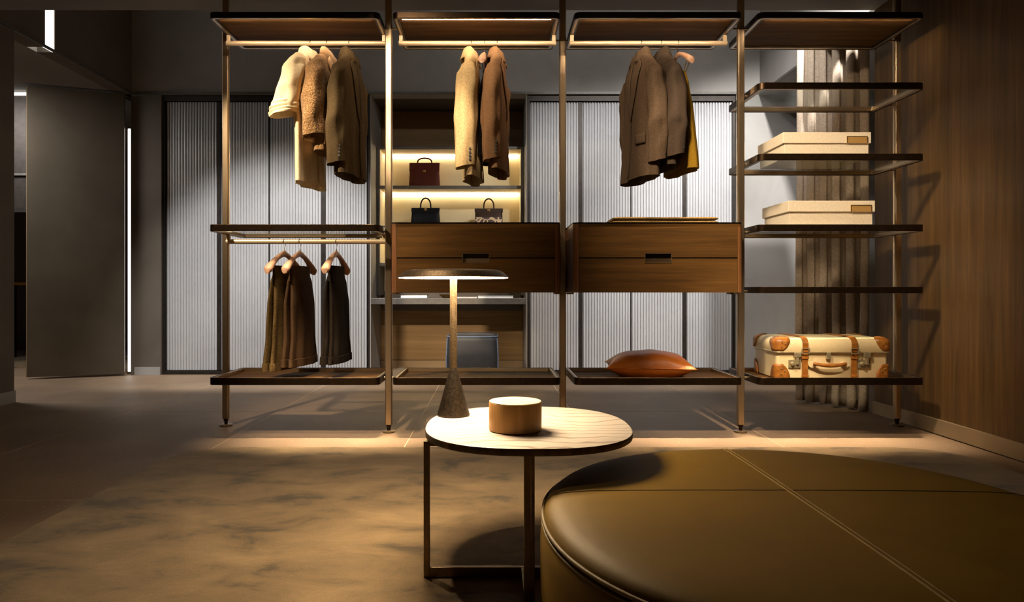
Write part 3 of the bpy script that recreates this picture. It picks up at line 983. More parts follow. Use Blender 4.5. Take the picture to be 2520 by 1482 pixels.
class Surf:
    """hanging cloth body: elliptical sections with vertical folds"""
    def __init__(self, keys, seed, fold=0.010, p=1.0, z_fold=-0.18, wide=0.35):
        self.k, self.s, self.fold, self.p, self.zf, self.wide = keys, seed, fold, p, z_fold, wide
        r = random.Random(seed)
        self.ph = [r.uniform(0, 6.28) for _ in range(5)]
    def at(self, th, z, off=0.0):
        a, b, ox = keyi(self.k, z)[:3]
        u = max(0.0, min(1.0, (self.zf - z) / self.wide))
        A = self.fold * u
        f = A * (sin(4 * th + self.ph[0] + 2.0 * z) + 0.7 * sin(7 * th + self.ph[1] - 3 * z) + 0.45 * sin(11 * th + self.ph[2]))
        f += 0.3 * self.fold * noise.noise(Vector((cos(th) * 3, sin(th) * 3, z * 7 + self.s)))
        ct, st = cos(th), sin(th)
        x = (b + f + off) * math.copysign(abs(ct) ** self.p, ct)
        y = (a + 0.4 * f + off) * math.copysign(abs(st) ** self.p, st)
        return (ox + x, y, z)
    def mesh(self, z0, z1, rows=46, n=64, hem=0.0):
        rings = []
        for i in range(rows + 1):
            z = z0 + (z1 - z0) * i / rows
            rings.append([self.at(2 * pi * j / n, z) for j in range(n)])
        # turned-in hem
        e = rings[-1]
        cx = sum(p[0] for p in e) / n
        cy = sum(p[1] for p in e) / n
        rings.append([(cx + (p[0] - cx) * 0.93, cy + (p[1] - cy) * 0.96, p[2] + 0.004) for p in e])
        rings.append([(cx + (p[0] - cx) * 0.80, cy + (p[1] - cy) * 0.93, p[2] + 0.09) for p in e])
        m = MB()
        m.loft(rings, True, True, True)
        return m
    def patch(self, t0, t1, z0, z1, off, nz=14, nt=7):
        """strip lying on the surface; t0,t1 functions of 0..1 down the strip"""
        rows = []
        for i in range(nz + 1):
            u = i / nz
            z = z0 + (z1 - z0) * u
            rows.append([self.at(t0(u) + (t1(u) - t0(u)) * j / nt, z, off) for j in range(nt + 1)])
        m = MB()
        m.loft(rows, closed=False)
        return m

def sleeve(path, seed, fold=0.004, n=28):
    """path: list of (x, y, z, rx, ry)"""
    r = random.Random(seed)
    ph = [r.uniform(0, 6.28) for _ in range(3)]
    rings = []
    rows = 30
    for i in range(rows + 1):
        u = i / rows * (len(path) - 1)
        k = min(int(u), len(path) - 2)
        f = u - k
        f = f * f * (3 - 2 * f) * 0.4 + f * 0.6
        c = [path[k][q] + (path[k + 1][q] - path[k][q]) * f for q in range(5)]
        g = i / rows
        ring = []
        for j in range(n):
            th = 2 * pi * j / n
            d = fold * min(1, g * 3) * (sin(3 * th + ph[0] + 5 * g) + 0.7 * sin(6 * th + ph[1] - 4 * g))
            d += fold * 0.8 * sin(g * 22 + ph[2] + 2 * th) * sin(pi * g)
            ring.append((c[0] + (c[3] + d) * cos(th), c[1] + (c[4] + d * 0.6) * sin(th), c[2] + (0.012 * cos(th) * g)))
        rings.append(ring)
    e = rings[-1]
    cx = sum(p[0] for p in e) / n
    cy = sum(p[1] for p in e) / n
    rings.append([(cx + (p[0] - cx) * 0.9, cy + (p[1] - cy) * 0.9, p[2] + 0.004) for p in e])
    rings.append([(cx + (p[0] - cx) * 0.75, cy + (p[1] - cy) * 0.75, p[2] + 0.05) for p in e])
    # closed domed cap
    s0 = rings[0]
    cx = sum(p[0] for p in s0) / n
    cy = sum(p[1] for p in s0) / n
    cap = [[(cx + (p[0] - cx) * q, cy + (p[1] - cy) * q, p[2] + h) for p in s0] for q, h in ((0.15, 0.014), (0.5, 0.012), (0.82, 0.007))]
    m = MB()
    m.loft(cap + rings, True, True, True)
    return m

def collar_mesh(rn, wn, z0=-0.060, drop=0.055, open_front=0.5, front=1):
    """fold-over collar, open towards the front"""
    prof = [(-0.010, -0.02, 0.0), (-0.006, 0.004, 0.010), (0.004, 0.012, 0.013), (0.014, 0.004, 0.012), (0.026, -drop * 0.6, 0.012), (0.034, -drop, 0.016)]
    rings = []
    n = 26
    for k in range(n + 1):
        th = open_front + (2 * pi - 2 * open_front) * k / n
        ct, st = cos(th) * front, sin(th)
        ed = min(1, min(k, n - k) / 5.0)
        ring = []
        for dr, dz, _ in prof:
            ring.append((ct * (rn + dr), st * (wn + dr), z0 + dz - 0.022 * (1 - ed) - 0.010 * (1 + cos(th)) / 2))
        rings.append(ring)
    m = MB()
    m.loft(rings, closed=False)
    return m

BUTTON = [None]
def buttons(t, pts, r=0.0075, m='lining'):
    for p in pts:
        b_ = MB().lathe([(0.0001, -0.0025), (r, -0.002), (r, 0.002), (0.0001, 0.003)], 10)
        b_.xform(Matrix.Rotation(pi / 2, 4, 'X'))
        o = b_.build('button', m, t, smooth=50)
        o.location = p

def hanger(x, z, rz, label, clips=False, **kw):
    t = thing('clothes_hanger', label, 'hanger', (x, RY, z), rz, 'wooden clothes hangers on the rails')
    hanger_parts(t, clips, **kw)
    return t

def jacket(x, rz, L, m, label, hlabel, seed, front=1, cat='jacket', b=0.052, a=0.215, sl_end=-0.72, sl_x=0.0, fold=0.008, name='jacket', btn=True, collar_m=None, pocket=False, flare=0.0, sleeve_w=1.0, lapels=True):
    r = radians(rz)
    hanger(x, RZ, r, hlabel, width=0.165, drop=0.085, fat=0.62)
    t = thing(name, label, cat, (x, RY, RZ), r, 'clothes on the upper rails')
    keys = [(-0.052, 0.036, 0.026, 0), (-0.070, 0.060, 0.034, 0), (-0.100, 0.112, 0.036, 0), (-0.130, 0.160, 0.037, 0), (-0.160, a * 0.93, b * 0.95, 0),
            (-0.22, a, b * 1.1, 0.004 * front), (-0.38, a * 0.97, b * 1.15, 0.006 * front), (-0.55, a * 0.97, b * 1.2, 0.006 * front), (-L, a * 1.04 + flare, b * 1.35 + flare * 0.4, 0.01 * front)]
    S = Surf(keys, seed, fold, 0.9)
    S.mesh(-0.052, -L, 60, 72).build('body', m, t, smooth=70)
    for s in (-1, 1):
        q = sleeve_w
        e = sl_end if s < 0 else sl_end + 0.02
        path = [(0.0, s * (a - 0.050), -0.160, 0.016 * q, 0.034 * q), (0.0, s * (a - 0.030), -0.185, 0.034 * q, 0.044 * q), (0.002, s * (a - 0.008), -0.235, 0.048 * q, 0.052 * q), (sl_x * 0.25, s * (a + 0.006), -0.34, 0.055 * q, 0.056 * q),
                (sl_x * 0.6 + 0.003 * front, s * (a + 0.010), -0.50, 0.055 * q, 0.056 * q), (sl_x * 0.85 + 0.006 * front, s * (a + 0.004), e + 0.12, 0.051 * q, 0.051 * q), (sl_x + 0.010 * front, s * (a - 0.004), e, 0.048 * q, 0.047 * q)]
        sl_o = sleeve(path, seed + 3 + s, 0.0055).build('sleeve', m, t, smooth=70)
        if btn and s < 0:
            px, py, _, prx, pry = path[-1]
            buttons(sl_o, [(px + prx * 0.62, py - pry * 0.86, e + 0.035 + 0.019 * k) for k in range(4)])
    collar_mesh(0.030, 0.058, -0.048, 0.055, 0.55, front).build('collar', collar_m or m, t, smooth=60, solid=0.006)
    c0 = 0.0 if front > 0 else pi
    if lapels:
        for s in (-1, 1):
            S.patch(lambda u: c0 + s * 0.02, lambda u: c0 + s * (0.04 + 0.62 * (1 - u) ** 0.8 * min(1, u * 5 + 0.35)), -0.085, -0.46, 0.007).build('lapel', collar_m or m, t, smooth=60, solid=0.004)
    S.patch(lambda u: c0 - 0.025, lambda u: c0 + 0.025, -0.44, -L + 0.01, 0.006).build('front_edge', m, t, smooth=60, solid=0.004)
    if pocket:
        s = -1
        S.patch(lambda u: c0 + s * front * 0.45, lambda u: c0 + s * front * 0.95, -0.56, -0.615, 0.008, 4, 8).build('pocket_flap', m, t, smooth=60, solid=0.005)
    return t, S

# --- left bay, upper rail
def cream_coat():
    x, r = -1.05, radians(-5)
    hanger(x, RZ, r, 'wooden hanger inside the cream coat', width=0.165, drop=0.085, fat=0.62)
    t = thing('coat', 'cream wide-sleeved wool coat, first on the left rail', 'coat', (x, RY, RZ), r, 'clothes on the upper rails')
    keys = [(-0.048, 0.040, 0.030, 0.0), (-0.066, 0.070, 0.042, 0.0), (-0.100, 0.125, 0.046, -0.004), (-0.140, 0.185, 0.048, -0.010), (-0.21, 0.225, 0.052, -0.012), (-0.40, 0.22, 0.048, -0.006), (-0.55, 0.21, 0.044, -0.004), (-0.83, 0.22, 0.050, 0.0)]
    S = Surf(keys, 11, 0.010, 0.9)
    S.mesh(-0.048, -0.83, 60, 72).build('body', 'cream', t, smooth=70)
    for s in (-1, 1):
        path = [(-0.008, s * 0.165, -0.125, 0.028, 0.040), (-0.014, s * 0.19, -0.155, 0.046, 0.050), (-0.024, s * 0.21, -0.21, 0.058, 0.058), (-0.044, s * 0.225, -0.32, 0.062, 0.062), (-0.066, s * 0.224, -0.42, 0.070, 0.062), (-0.074, s * 0.220, -0.46, 0.074, 0.062)]
        so = sleeve(path, 21 + s, 0.0055).build('sleeve', 'cream', t, smooth=70)
        cuff = sleeve([(-0.063, s * 0.224, -0.400, 0.074, 0.066), (-0.072, s * 0.221, -0.44, 0.079, 0.067), (-0.075, s * 0.219, -0.468, 0.080, 0.066)], 22 + s, 0.005)
        cuff.build('cuff', 'cream', so, smooth=70)
    collar_mesh(0.044, 0.085, -0.054, 0.06, 0.45, 1).build('collar', 'cream', t, smooth=60, solid=0.007)
    S.patch(lambda u: -0.9, lambda u: -0.35, -0.50, -0.60, 0.009, 6, 8).build('pocket_flap', 'cream', t, smooth=60, solid=0.006)
    S.patch(lambda u: -0.05, lambda u: 0.05, -0.12, -0.82, 0.008).build('front_edge', 'cream', t, smooth=60, solid=0.005)
    return t
cream_coat()
def shearling():
    x, r = -0.955, radians(-3)
    hanger(x, RZ, r, 'wooden hanger inside the camel shearling coat', width=0.165, drop=0.085, fat=0.62)
    t = thing('coat', 'camel shearling coat with pale collar between cream coat and olive jacket', 'coat', (x, RY, RZ), r, 'clothes on the upper rails')
    keys = [(-0.052, 0.040, 0.030, 0.0), (-0.075, 0.075, 0.040, 0.0), (-0.110, 0.135, 0.044, 0.0), (-0.150, 0.19, 0.046, 0.0), (-0.23, 0.225, 0.05, 0.008), (-0.45, 0.22, 0.05, 0.012), (-0.66, 0.225, 0.05, 0.014)]
    S = Surf(keys, 31, 0.009, 0.9)
    S.mesh(-0.052, -0.66, 60, 72).build('body', 'shearling', t, smooth=70)
    for s in (-1, 1):
        path = [(0.0, s * 0.165, -0.140, 0.020, 0.036), (0.0, s * 0.19, -0.17, 0.042, 0.046), (-0.004, s * 0.215, -0.23, 0.055, 0.054), (-0.012, s * 0.235, -0.36, 0.062, 0.058), (-0.016, s * 0.230, -0.50, 0.058, 0.054), (-0.016, s * 0.225, -0.585, 0.056, 0.052)]
        so = sleeve(path, 41 + s, 0.006).build('sleeve', 'shearling', t, smooth=70)
    rings = []
    for k in range(25):
        th = -1.9 + 3.8 * k / 24 + pi * 0
        f = 1.0
        ring = []
        for j in range(10):
            a = 2 * pi * j / 10
            ring.append((0.040 * cos(th) + (0.022 * cos(a)) * cos(th) + 0.012, 0.105 * sin(th) + 0.022 * cos(a) * sin(th), -0.088 + 0.034 * sin(a) - 0.045 * max(0, cos(th)) ** 2))
        rings.append(ring)
    MB().loft(rings, True, True, True).build('collar', 'shear_collar', t, smooth=70)
    for s in (-1, 1):
        S.patch(lambda u: s * 0.03, lambda u: s * (0.05 + 0.75 * (1 - u)), -0.10, -0.36, 0.010).build('lapel', 'shear_collar', t, smooth=60, solid=0.008)
    S.patch(lambda u: -1.15, lambda u: -0.45, -0.50, -0.63, 0.009, 6, 8).build('patch_pocket', 'shearling', t, smooth=60, solid=0.007)
    return t
shearling()
jacket(-0.826, -5, 0.785, 'olivewool', 'dark olive wool jacket, rightmost on the left rail', 'wooden hanger inside the dark olive jacket', 51, 1, b=0.044, sl_end=-0.735, sl_x=-0.024)
# --- middle bay
jacket(-0.118, -3, 0.80, 'tweed', 'beige tweed jacket with dark cuff buttons', 'wooden hanger inside the beige tweed jacket', 61, 1, b=0.036, sl_end=-0.755, sl_x=-0.03, sleeve_w=1.12)
hb = hanger(-0.04, RZ, radians(-4), 'pale wooden hanger showing above the black dress', width=0.21, drop=0.098, fat=1.0)
def hung_cloth(x, rz, keys, m, label, name, cat, seed, fold, strap=True, z_strap=-0.14):
    r = radians(rz)
    t = thing(name, label, cat, (x, RY, RZ), r, 'clothes on the upper rails')
    S = Surf(keys, seed, fold, 0.9, keys[0][0], 0.3)
    S.mesh(keys[0][0], keys[-1][0]).build('body', m, t, smooth=70)
    if strap:
        for s in (-1, 1):
            y = s * keys[0][1] * 0.8
            MB().tube([(-0.006, y * 1.0, keys[0][0] - 0.01), (-0.010, s * 0.13, z_strap - 0.02), (0.0, s * 0.13, z_strap + 0.022), (0.010, s * 0.13, z_strap - 0.02), (0.006, y, keys[0][0] - 0.01)], 0.0022, 6).build('hanging_loop', m, t, smooth=60)
    return t
hung_cloth(-0.035, -3, [(-0.20, 0.16, 0.014, 0.004), (-0.28, 0.185, 0.028, 0.0), (-0.45, 0.17, 0.040, 0.0), (-0.68, 0.19, 0.050, 0.0)], 'blackcloth', 'black dress between the tweed and brown jackets', 'dress', 'dress', 71, 0.005)
jacket(0.033, -7, 0.76, 'brownwool', 'mid brown wool jacket, rightmost on the middle rail', 'wooden hanger inside the mid brown jacket', 81, 1, b=0.036, sl_end=-0.715, sl_x=-0.02, sleeve_w=1.0)
# --- right bay
jacket(0.866, 9, 0.80, 'taupewool', 'brown flannel jacket with pocket flap, leftmost on the right rail', 'wooden hanger inside the brown flannel jacket', 91, -1, b=0.046, sl_end=-0.72, sl_x=0.02, pocket=True, flare=0.01)
jacket(0.982, 7, 0.74, 'darkwool', 'dark brown flannel jacket between flannel jacket and mustard skirt', 'wooden hanger inside the dark brown flannel jacket', 101, -1, b=0.042, sl_end=-0.69, sl_x=0.014)
hanger(1.081, RZ, radians(6), 'pale wooden hanger carrying the mustard skirt', width=0.21, drop=0.098, fat=1.0)
hung_cloth(1.085, 8, [(-0.19, 0.10, 0.012, 0.0), (-0.26, 0.13, 0.022, 0.0), (-0.45, 0.17, 0.034, 0.006), (-0.755, 0.21, 0.048, 0.016)], 'mustard', 'mustard pleated skirt, rightmost on the right rail', 'skirt', 'skirt', 111, 0.007, True, -0.13)

# --- trousers on the lower rail
def trousers(x, rz, m, label, hlabel, seed, wid=0.19, thick=0.034, L=0.735):
    r = radians(rz)
    hanger(x, RZ2, r, hlabel, True, width=0.20, drop=0.105, fat=1.1)
    t = thing('trousers', label, 'trousers', (x, RY, RZ2), r, 'trousers on the lower rail')
    for s in (-1, 1):
        ox = s * thick * 0.75
        keys = [(-0.200, 0.125, 0.012, ox * 0.35), (-0.235, 0.135, 0.020, ox * 0.6), (-0.36, 0.15, thick * 0.95, ox), (-0.55, wid * 0.86, thick, ox * 1.05), (-L + 0.045, wid, thick * 1.05, ox * 1.15), (-L, wid + 0.004, thick * 1.05, ox * 1.15)]
        S = Surf(keys, seed + s, 0.006, 0.85, -0.22, 0.3)
        lg = S.mesh(-0.200, -L, 40, 56).build('trouser_leg', m, t, smooth=70)
        rows = []
        for z in (-L + 0.045, -L + 0.043, -L + 0.002, -L - 0.002):
            rows.append([S.at(2 * pi * j / 56, max(z, -L), 0.006 if -L < z < -L + 0.044 else 0.001) for j in range(56)])
        MB().loft(rows, True).build('cuff', m, lg, smooth=50)
    band = Surf([(-0.190, 0.122, 0.020, 0), (-0.235, 0.134, 0.026, 0)], seed + 7, 0.0, 0.8)
    band.mesh(-0.190, -0.232, 4, 48).build('waistband', m, t, smooth=60)
    return t
trousers(-1.204, -11, 'trouser_a', 'brown tweed trousers, leftmost on the lower rail', 'wooden clip hanger of the brown tweed trousers', 121, 0.19, 0.025, 0.735)
trousers(-1.114, -9, 'trouser_b', 'chestnut trousers, middle of the three on the lower rail', 'wooden clip hanger of the chestnut trousers', 131, 0.172, 0.025, 0.715)
trousers(-0.902, -6, 'trouser_c', 'dark brown trousers, rightmost on the lower rail', 'wooden clip hanger of the dark brown trousers', 141, 0.17, 0.025, 0.70)
# ================================================================== THINGS ON THE SHELVES
def linen_box(x0, x1, y0, y1, z, label):
    t = thing('storage_box', label, 'box', ((x0 + x1) / 2, (y0 + y1) / 2, z), 0, 'cream storage boxes on the glass shelves')
    hx, hy = (x1 - x0) / 2, (y1 - y0) / 2
    MB().box(-hx + 0.010, hx - 0.010, -hy + 0.010, hy - 0.010, 0.0, 0.12).build('box_body', 'boxcloth', t, bevel=0.002)
    lid = MB().box(-hx, hx, -hy, hy, 0.082, 0.144).build('lid', 'boxcloth', t, bevel=0.003)
    f = MB()
    xa, xb, za, zb = hx - 0.138, hx - 0.022, 0.083, 0.120
    yy = -hy - 0.0035
    f.box(xa, xb, yy, -hy - 0.0002, za, zb)
    pl = f.build('label_plate', 'boxlabel', t)
    g = MB()
    g.box(xa, xb, yy - 0.002, yy, zb - 0.003, zb)
    g.box(xa, xa + 0.003, yy - 0.002, yy, za, zb - 0.003)
    g.box(xb - 0.003, xb, yy - 0.002, yy, za, zb - 0.003)
    g.build('label_frame', 'brass', pl)
    return t
linen_box(1.636, 2.129, 3.92, 4.30, 1.552, 'cream linen lidded box on the upper glass shelf')
linen_box(1.664, 2.151, 3.92, 4.30, 1.167, 'cream linen lidded box on the lower glass shelf')
ZTS = 0.311   # tray surface

# suitcase
def suitcase():
    t = thing('suitcase', 'ivory vintage suitcase with honey leather corners and straps', 'suitcase', (1.902, 3.90, ZTS), radians(-1.5))
    W, D, Hb, H = 0.308, 0.36, 0.155, 0.232
    def rb(x0, x1, y0, y1, z0, z1, r=0.02):
        rings = []
        for z, ins in ((z0, 0.006), (z0 + 0.006, 0.0), (z1 - 0.006, 0.0), (z1, 0.006)):
            rings.append([(x, y, z) for x, y in rrect(x0 + ins, x1 - ins, y0 + ins, y1 - ins, r, r, 5)])
        return MB().loft(rings, True, True, True)
    rb(-W, W, 0.004, D - 0.004, 0.0, Hb).build('case_base', 'case', t, smooth=40)
    # pillowy lid
    rings = []
    for z, ins in ((Hb - 0.008, -0.004), (Hb - 0.002, -0.007), (Hb + 0.03, -0.008), (H - 0.026, -0.004), (H - 0.012, 0.004), (H - 0.003, 0.018), (H, 0.05)):
        rings.append([(x, y, z) for x, y in rrect(-W + ins, W - ins, ins, D - ins, 0.022, 0.022, 5)])
    lid = MB().loft(rings, True, True, True).build('lid', 'case', t, smooth=50)
    tr_ = [(x, y, Hb - 0.004) for x, y in rrect(-W - 0.008, W + 0.008, -0.008, D + 0.008, 0.026, 0.026, 5)]
    MB().tube(tr_, 0.0035, 6, closed=True).build('rim_trim', 'nickel', lid, smooth=60)
    # leather corners: rounded caps hugging base and lid corners
    def corner(sx, sy, top):
        e = 0.006
        cy = 0.004 if sy < 0 else D - 0.004
        cx = sx * W
        zc0, zc1 = (Hb + 0.004, H) if top else (0.0, 0.085)
        r = 0.030
        rings = []
        n = 9
        rows = 6
        m = MB()
        for i in range(rows + 1):
            u = i / rows
            z = zc0 + (zc1 - zc0) * u
            # the patch narrows away from the rim so the edge reads as an arc
            ext = 0.072 * sqrt(max(0.0, 1 - (0.9 * (1 - u if top else u)) ** 2)) if True else 0.07
            ins = 0.0
            if top:
                ins = 0.026 * max(0.0, (u - 0.72) / 0.28) ** 2
            ex = e + 0.006 * (1 if top else 0) - ins
            pts = []
            for k in range(n):
                f = k / (n - 1)
                if f < 0.35:
                    q = f / 0.35
                    pts.append((cx - sx * ext * (1 - q) - sx * 0.016 * q + sx * ex * q * 0.0, cy + sy * ex))
                elif f > 0.65:
                    q = (f - 0.65) / 0.35
                    pts.append((cx + sx * ex, cy - sy * 0.016 * (1 - q) - sy * ext * q))
                else:
                    q = (f - 0.35) / 0.3 * pi / 2
                    pts.append((cx - sx * 0.016 + sx * (0.016 + ex) * sin(q), cy - sy * 0.016 + sy * (0.016 + ex) * cos(q)))
            rings.append([(x, y, z) for x, y in pts])
        if top:
            rings.append([(x * 0.5 + (cx - sx * 0.05) * 0.5, y * 0.5 + (cy - sy * 0.05) * 0.5, H + 0.003) for x, y, z in rings[-1]])
        m.loft(rings, closed=False)
        o = m.build('leather_corner', 'caseleather', t, smooth=60, solid=0.005)
        for (dx, dz) in ((0.022, 0.25), (0.042, 0.5), (0.024, 0.7)):
            if sy < 0:
                MB().lathe([(0.0001, 0.003), (0.003, 0.002), (0.0035, 0.0)], 8).xform(Matrix.Translation((cx - sx * dx, cy - e - 0.006 - (0.008 if top else 0), zc0 + (zc1 - zc0) * (0.15 + dz * 0.8))) @ Matrix.Rotation(pi / 2, 4, 'X')).build('rivet', 'nickel', o, smooth=50)
        return o
    for sx in (-1, 1):
        for sy in (-1, 1):
            corner(sx, sy, False)
            corner(sx, sy, True)
    # straps round the case
    for xs in (-0.155, 0.115):
        w = 0.015
        m = MB()
        path = [(-0.006, 0.004), (-0.006, Hb - 0.01), (-0.014, Hb), (-0.014, H - 0.03), (-0.006, H - 0.012), (0.014, H + 0.001), (0.06, H + 0.004), (D - 0.06, H + 0.004), (D - 0.014, H + 0.001), (D + 0.010, H - 0.02), (D + 0.012, Hb), (D + 0.004, 0.004)]
        rows = [[(xs - w, y, z), (xs + w, y, z)] for y, z in path]
        m.loft(rows, closed=False)
        st = m.build('strap', 'caseleather', t, solid=0.005)
        m = MB()
        zb = Hb - 0.006
        for (xa, xb, za, zz) in ((-0.022, 0.022, zb - 0.004, zb), (-0.022, 0.022, zb + 0.022, zb + 0.026), (-0.022, -0.018, zb, zb + 0.022), (0.018, 0.022, zb, zb + 0.022)):
            m.box(xs + xa, xs + xb, -0.022, -0.017, za, zz)
        m.build('buckle', 'nickel', st)
        MB().box(xs - 0.019, xs + 0.019, -0.0125, -0.007, Hb - 0.042, Hb - 0.026).build('strap_loop', 'caseleather', st, bevel=0.002)
        MB().box(xs - 0.019, xs + 0.019, -0.0125, -0.004, 0.012, 0.026).build('strap_loop', 'caseleather', st, bevel=0.002)
    # locks
    for xs in (-0.21, 0.172):
        lk = MB().box(xs - 0.034, xs + 0.034, -0.004, 0.004, 0.062, 0.110).build('lock_plate', 'nickel', t, bevel=0.003)
        MB().lathe([(0.0001, 0.016), (0.008, 0.014), (0.011, 0.008), (0.014, 0.0)], 14).xform(Matrix.Translation((xs - 0.012, -0.004, 0.086)) @ Matrix.Rotation(pi / 2, 4, 'X')).build('lock_knob', 'nickel', lk, smooth=40)
        MB().box(xs + 0.006, xs + 0.022, -0.014, -0.004, 0.082, 0.135).build('hasp', 'nickel', lk, bevel=0.003)
        MB().box(xs - 0.006, xs + 0.034, -0.016, -0.006, 0.122, 0.150).build('hasp_head', 'nickel', lk, bevel=0.004)
    MB().box(-0.037, -0.013, -0.014, 0.004, 0.112, 0.152).build('centre_latch', 'nickel', t, bevel=0.003)
    # handle
    pts = []
    for k in range(13):
        u = -1 + 2 * k / 12
        pts.append((-0.025 + 0.090 * u, -0.020 - 0.010 * (1 - u ** 4), 0.086 + 0.010 * u * u - 0.006))
    hd = MB().tube(pts, [0.0085 + 0.003 * (1 - abs(-1 + 2 * k / 12)) for k in range(13)], 10).build('handle', 'caseleather', t, smooth=60)
    for s in (-1, 1):
        pts = []
        for k in range(20):
            a = 2 * pi * k / 20
            pts.append((-0.025 + s * 0.088 + 0.026 * cos(a) * (1 if cos(a) * s > 0 else 0.8), 0.084 + 0.018 * sin(a)))
        m = MB()
        m.loft([[(x, -0.012, z) for x, z in pts], [(x, 0.002, z) for x, z in pts]], True, True, True)
        m.build('handle_mount', 'case', hd, smooth=40)
    # nail row on the left end
    n0 = None
    for k in range(5):
        if n0 is None:
            n0 = MB().lathe([(0.0001, 0.002), (0.0025, 0.001), (0.003, 0.0)], 8).xform(Matrix.Rotation(-pi / 2, 4, 'Y')).build('nail', 'nickel', t, smooth=50)
            n0.location = (-W - 0.0005, 0.035, 0.03)
        else:
            copypart(n0, t, (-W - 0.0005, 0.035, 0.03 + 0.022 * k))
    return t
suitcase()

# cushion
def cushion():
    t = thing('cushion', 'rust brown leather cushion lying on the tray shelf', 'cushion', (0.905, 4.035, ZTS), radians(-8))
    n = 40
    rows_t, rows_b = [], []
    hx, hy, hz = 0.245, 0.19, 0.080
    for i in range(n + 1):
        rt, rb_ = [], []
        for j in range(n + 1):
            u, v = -1 + 2 * i / n, -1 + 2 * j / n
            pin = 1 - 0.10 * (1 - u * u) * (abs(v) ** 3)
            pin2 = 1 - 0.12 * (1 - v * v) * (abs(u) ** 3)
            x, y = hx * u * pin2, hy * v * pin
            h = max(0.0, (1 - abs(u) ** 2.3)) ** 0.55 * max(0.0, (1 - abs(v) ** 2.3)) ** 0.55
            wr = 0.006 * noise.noise(Vector((u * 3.0, v * 2.0, 3.1))) * h + 0.004 * sin(9 * u + 2 * v) * (1 - h) * h * 2
            lift = 0.050 + 0.014 * (1 - h)
            rt.append((x, y, lift + hz * 1.25 * h + wr + 0.0015))
            zb = lift - 0.05 * min(1, h * 1.25) - 0.014 * (1 - h) * 0 - 0.0015
            rb_.append((x, y, max(0.001, zb)))
        rows_t.append(rt)
        rows_b.append(rb_)
    MB().loft(rows_t, closed=False).loft([r for r in rows_b], closed=False).build('cover', 'cushion', t, smooth=80)
    edge = [rows_t[i][0] for i in range(n)] + [rows_t[n][j] for j in range(n)] + [rows_t[n - i][n] for i in range(n)] + [rows_t[0][n - j] for j in range(n)]
    edge = [(x, y, z - 0.0015) for x, y, z in edge]
    MB().tube(edge, 0.003, 6, closed=True).build('piping', 'cushion', t, smooth=60)
cushion()

# folded scarf on the right drawer unit
sc = thing('folded_scarf', 'tan folded wool scarf on the right drawer unit', 'scarf', (0.965, 4.02, 1.178))
m = MB()
prof = []
for k in range(21):
    u = k / 20
    prof.append((-0.31 + 0.60 * u, 0.0))
lay = []
for q, (z0, z1, xi) in enumerate(((0.0, 0.020, 0.0), (0.0205, 0.040, 0.004))):
    rings = []
    for k in range(25):
        u = k / 24
        x = -0.29 + 0.58 * u
        r = (z1 - z0) / 2 * (0.55 if k in (0, 24) else 1.0) * (1 + 0.12 * sin(7 * u + q))
        ring = []
        for j in range(20):
            a = 2 * pi * j / 20
            ring.append((x - 0.02 * sin(a) * 0 + xi, -0.02 + 0.12 * math.copysign(abs(cos(a)) ** 0.25, cos(a)), (z0 + z1) / 2 + r * math.copysign(abs(sin(a)) ** 0.8, sin(a))))
        rings.append(ring)
    MB().loft(rings, True, True, True).build('fold', 'scarf', sc, smooth=60)
fr = MB()
for k in range(22):
    y = -0.13 + 0.22 * k / 21
    fr.tube([(-0.285, y, 0.010), (-0.315 - 0.008 * (k % 3), y + 0.004 * sin(k * 2.1), 0.006), (-0.345 - 0.01 * (k % 2), y + 0.006 * sin(k * 1.3), 0.003)], 0.0022, 5)
fo = fr.build('fringe', 'scarf', sc, smooth=60)
fo['kind'] = 'stuff'

# ================================================================== CURTAIN
def curtain():
    t = thing('curtain', 'grey brown felt curtain gathered beside the walnut wall', 'curtain', (2.42, 4.9, 0))
    p0, p1 = Vector((2.53, 4.66)), Vector((2.235, 5.10))
    d = (p1 - p0)
    L = d.length
    d.normalize()
    nrm = Vector((-d.y, d.x))
    N = 220
    rows = []
    zs = [0.012 + (2.62 - 0.012) * i / 40 for i in range(41)]
    for z in zs:
        low = max(0.0, 1 - z / 0.7)
        row = []
        for i in range(N + 1):
            u = i / N
            amp = 0.036 + 0.012 * sin(5 * u + 0.6) + 0.008 * low
            ph = 2 * pi * 5.6 * u + 1.0 + 0.7 * sin(3.1 * u * 2 + z * 0.5) + 0.25 * sin(z * 1.7 + 9 * u)
            o = amp * (2.1 * abs(sin(ph / 2)) ** 0.75 - 1.0) + 0.010 * noise.noise(Vector((u * 9, z * 1.6, 0.3)))
            s = L * u + 0.010 * sin(2 * ph) + 0.02 * low * noise.noise(Vector((u * 8, z * 6, 5)))
            p = p0 + d * s + nrm * (o + 0.012 * low * sin(ph * 0.5))
            row.append((p.x - 2.42, p.y - 4.9, z))
        rows.append(row)
    MB().loft(rows, closed=False).build('curtain_cloth', 'curtain', t, smooth=80, solid=0.006)
    MB().box(-0.16, 0.1, -0.26, 0.20, 2.622, 2.645).build('curtain_track', 'darkmetal', t)
curtain()

# ================================================================== RUG
def rug():
    o = rrect(-1.55, 2.30, -0.6, 3.55, 0.05, 0.30, 10)
    i = rrect(-1.545, 2.295, -0.595, 3.545, 0.05, 0.295, 10)
    r = MB().loft([[(x, y, 0.0005) for x, y in o], [(x, y, 0.008) for x, y in o], [(x, y, 0.012) for x, y in i]], True, True, True).build('area_rug', 'rug')
    tag(r, 'large mottled tan rug with rounded corners under the ottoman', 'rug')
rug()
ZR = 0.012

